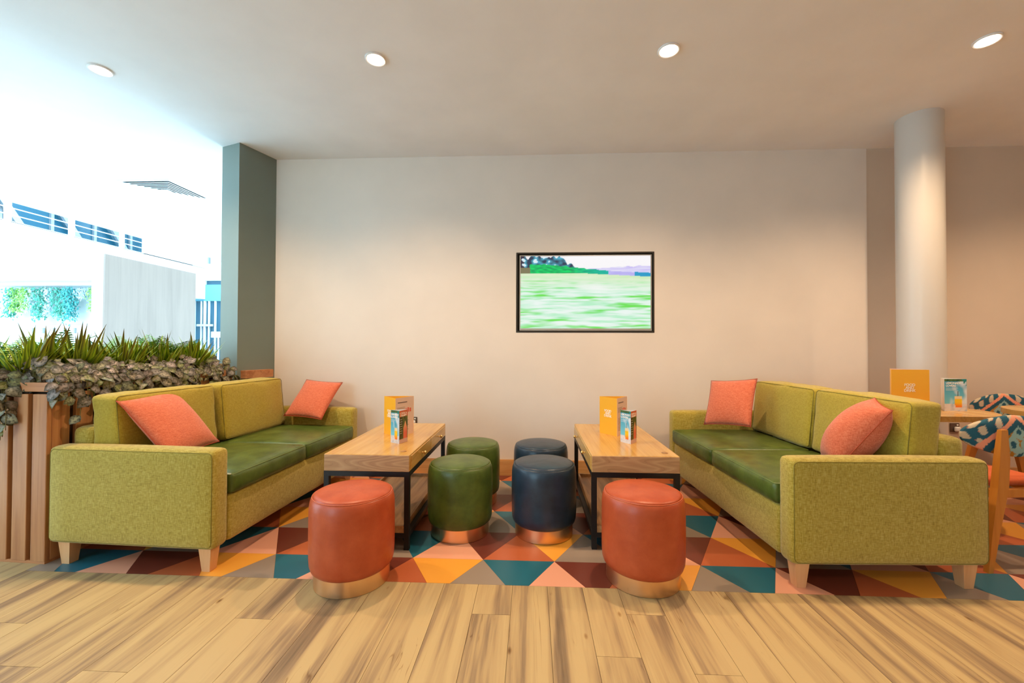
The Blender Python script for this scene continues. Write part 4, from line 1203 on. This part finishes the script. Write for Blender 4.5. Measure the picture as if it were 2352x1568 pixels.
lime2 = ((0.16, 0.45, 0.05), (0.42, 0.75, 0.16)); teal2 = ((0.02, 0.24, 0.16), (0.12, 0.50, 0.36)); pale2 = ((0.30, 0.42, 0.48), (0.62, 0.74, 0.78)); bt2 = ((0.0, 0.26, 0.26), (0.10, 0.48, 0.46))
def kx(u):   # x at the niche depth for a place along the shelf
    return -6.32 - (226 - u) * 0.00616
HP = [(212, 0.13, 0.44, lime2, 'lime hanging plant beside the kiosk end post'), (182, 0.20, 0.20, pale2, 'pale feathery hanging plant, second from the kiosk end post'),
      (150, 0.15, 0.62, bt2, 'blue-green hanging plant, third from the kiosk end post'), (122, 0.15, 0.56, teal2, 'green hanging plant, fourth from the kiosk end post'),
      (100, 0.10, 0.50, pale2, 'pale grey hanging plant, fifth from the kiosk end post'), (76, 0.15, 0.58, teal2, 'deep green hanging plant, sixth from the kiosk end post'),
      (56, 0.10, 0.46, pale2, 'pale hanging plant, seventh from the kiosk end post'), (38, 0.12, 0.40, lime2, 'short lime hanging plant, eighth from the kiosk end post'),
      (14, 0.13, 0.46, lime2, 'lime hanging plant at the left end of the view of the kiosk'), (0, 0.12, 0.58, teal2, 'green hanging plant at the left edge of the picture')]
for k, (u, w, L, c, lab) in enumerate(HP): hang(lab, kx(u), w, L, c, 30 + k)

# gallery with a wire balustrade
GX, GZ = -9.0, 3.21
struct('wall_gallery', MB().box(-9.6, GX, 2.0, 13, 2.35, GZ - 0.01).box(-9.6, GX - 0.3, 2.0, 13, 0, 2.35), M['white'], label='white gallery edge above the kiosk')
ba = thing('balustrade', 'white post and wire balustrade along the upper gallery', 'balustrade', (GX, 6.67, GZ))
for k, yy in enumerate((6.67, 7.66, 8.655)):
    MB().box(0.0, 0.05, yy - 6.67 - 0.04, yy - 6.67 + 0.04, -0.02, 1.1).build('post', M['white'], ba)
    MB().box(0.0, 0.03, yy - 6.67 - 0.07, yy - 6.67 + 0.03, -0.24, -0.021).build('bracket', M['plastic'], ba)
for z in (0.10, 0.22, 0.34, 0.46, 0.6, 0.74, 0.88):
    MB().tube([(0.02, -2.4, z), (0.02, 2.52, z)], 0.009, 6).build('wire', M['white'], ba)
MB().tube([(0.02, -2.4, 1.1), (0.02, 2.52, 1.1)], 0.03, 8).build('handrail', M['white'], ba)
# glazed wall behind the gallery
m_, nt, b = new_mat('blue_glazing'); b.inputs['Base Color'].default_value = (0.02, 0.09, 0.14, 1); b.inputs['Roughness'].default_value = 0.15; b.inputs['Specular IOR Level'].default_value = 0.6
M['glazing'] = m_
w1 = struct('window_1', MB().box(-10.62, -10.6, 4.0, 11.2, GZ, 5.6), M['glazing'], label='dark blue glazing behind the upper gallery')
for k in range(8):
    MB().box(-10.6, -10.55, 5.0 + 0.9 * k, 5.06 + 0.9 * k, GZ, 5.6).build('mullion', M['white'] if k < 3 else M['grey_metal'], w1)
for k in range(3):
    mm = Matrix.Translation((-10.5, 8.2 + 1.1 * k, GZ)) @ Matrix.Rotation(0.6, 4, 'X')
    MB().box(0, 0.06, -0.06, 0.06, 0, 2.6, mm).build('brace', M['grey_metal'], w1)
struct('wall_gallery_pier', MB().box(-10.55, -10.1, 6.55, 7.05, GZ, 5.6).box(-9.04, -9.0, 9.19, 10.6, GZ - 0.01, 6.2), M['white'])
struct('floor_gallery', MB().box(-10.6, -9.0, 2.0, 13, GZ - 0.02, GZ), M['white'])
# far shop front
FY = 11.0
struct('wall_far', MB().box(-14, -2.0, FY, FY + 0.1, 2.86, 3.32).box(-14, -2.0, FY + 1.5, FY + 1.6, 3.32, 6.5).box(-7.9, -2.0, FY, FY + 0.1, 0, 2.86), M['white'], label='white band above the far shop front')
w2 = struct('window_2', MB().box(-11, -7.9, FY + 0.08, FY + 0.09, 0, 2.86), M['glazing'], label='blue glazed shop front at the far end')
for (xx, wd) in ((-9.12, 0.02), (-9.02, 0.05), (-8.90, 0.03), (-8.72, 0.03), (-8.5, 0.03)):
    MB().box(xx - wd / 2, xx + wd / 2, FY + 0.03, FY + 0.079, 0, 2.3).build('mullion', M['white'], w2)
MB().box(-11, -7.9, FY + 0.03, FY + 0.079, 2.3, 2.75).build('transom_panel', plain('pale_blue_panel', (0.12, 0.36, 0.46, 1), 0.3), w2)
MB().box(-9.2, -8.75, FY - 0.02, FY + 0.029, 1.60, 1.66).build('door_handle', M['chrome'], w2)
sg = MB().box(-0.2, 0.2, -0.02, 0.0, 0, 0.16).box(-0.02, 0.02, -0.02, 0.0, -1.28, 0.0)
tag(sg.build('sign_board', M['white'], None, (-8.5, FY - 0.1, 1.29)), 'small white sign on a stand before the far glazed shop front', 'sign')
gl = MB()
fb = thing('glass_balustrade', 'far glass balustrade above the shop front', 'balustrade', (-9.0, FY + 0.05, 3.325))
mg, nt, b = new_mat('pale_glass'); b.inputs['Base Color'].default_value = (0.75, 0.9, 0.95, 1); b.inputs['Transmission Weight'].default_value = 0.85; b.inputs['Roughness'].default_value = 0.05; b.inputs['IOR'].default_value = 1.1
for k in range(4):
    MB().box(-2.4 + 1.25 * k, -1.2 + 1.25 * k, 0, 0.02, 0, 0.95).build('pane', mg, fb)
    MB().box(-1.19 + 1.25 * k, -1.15 + 1.25 * k, -0.02, 0.03, 0.0, 1.0).build('post', M['grey_metal'], fb)
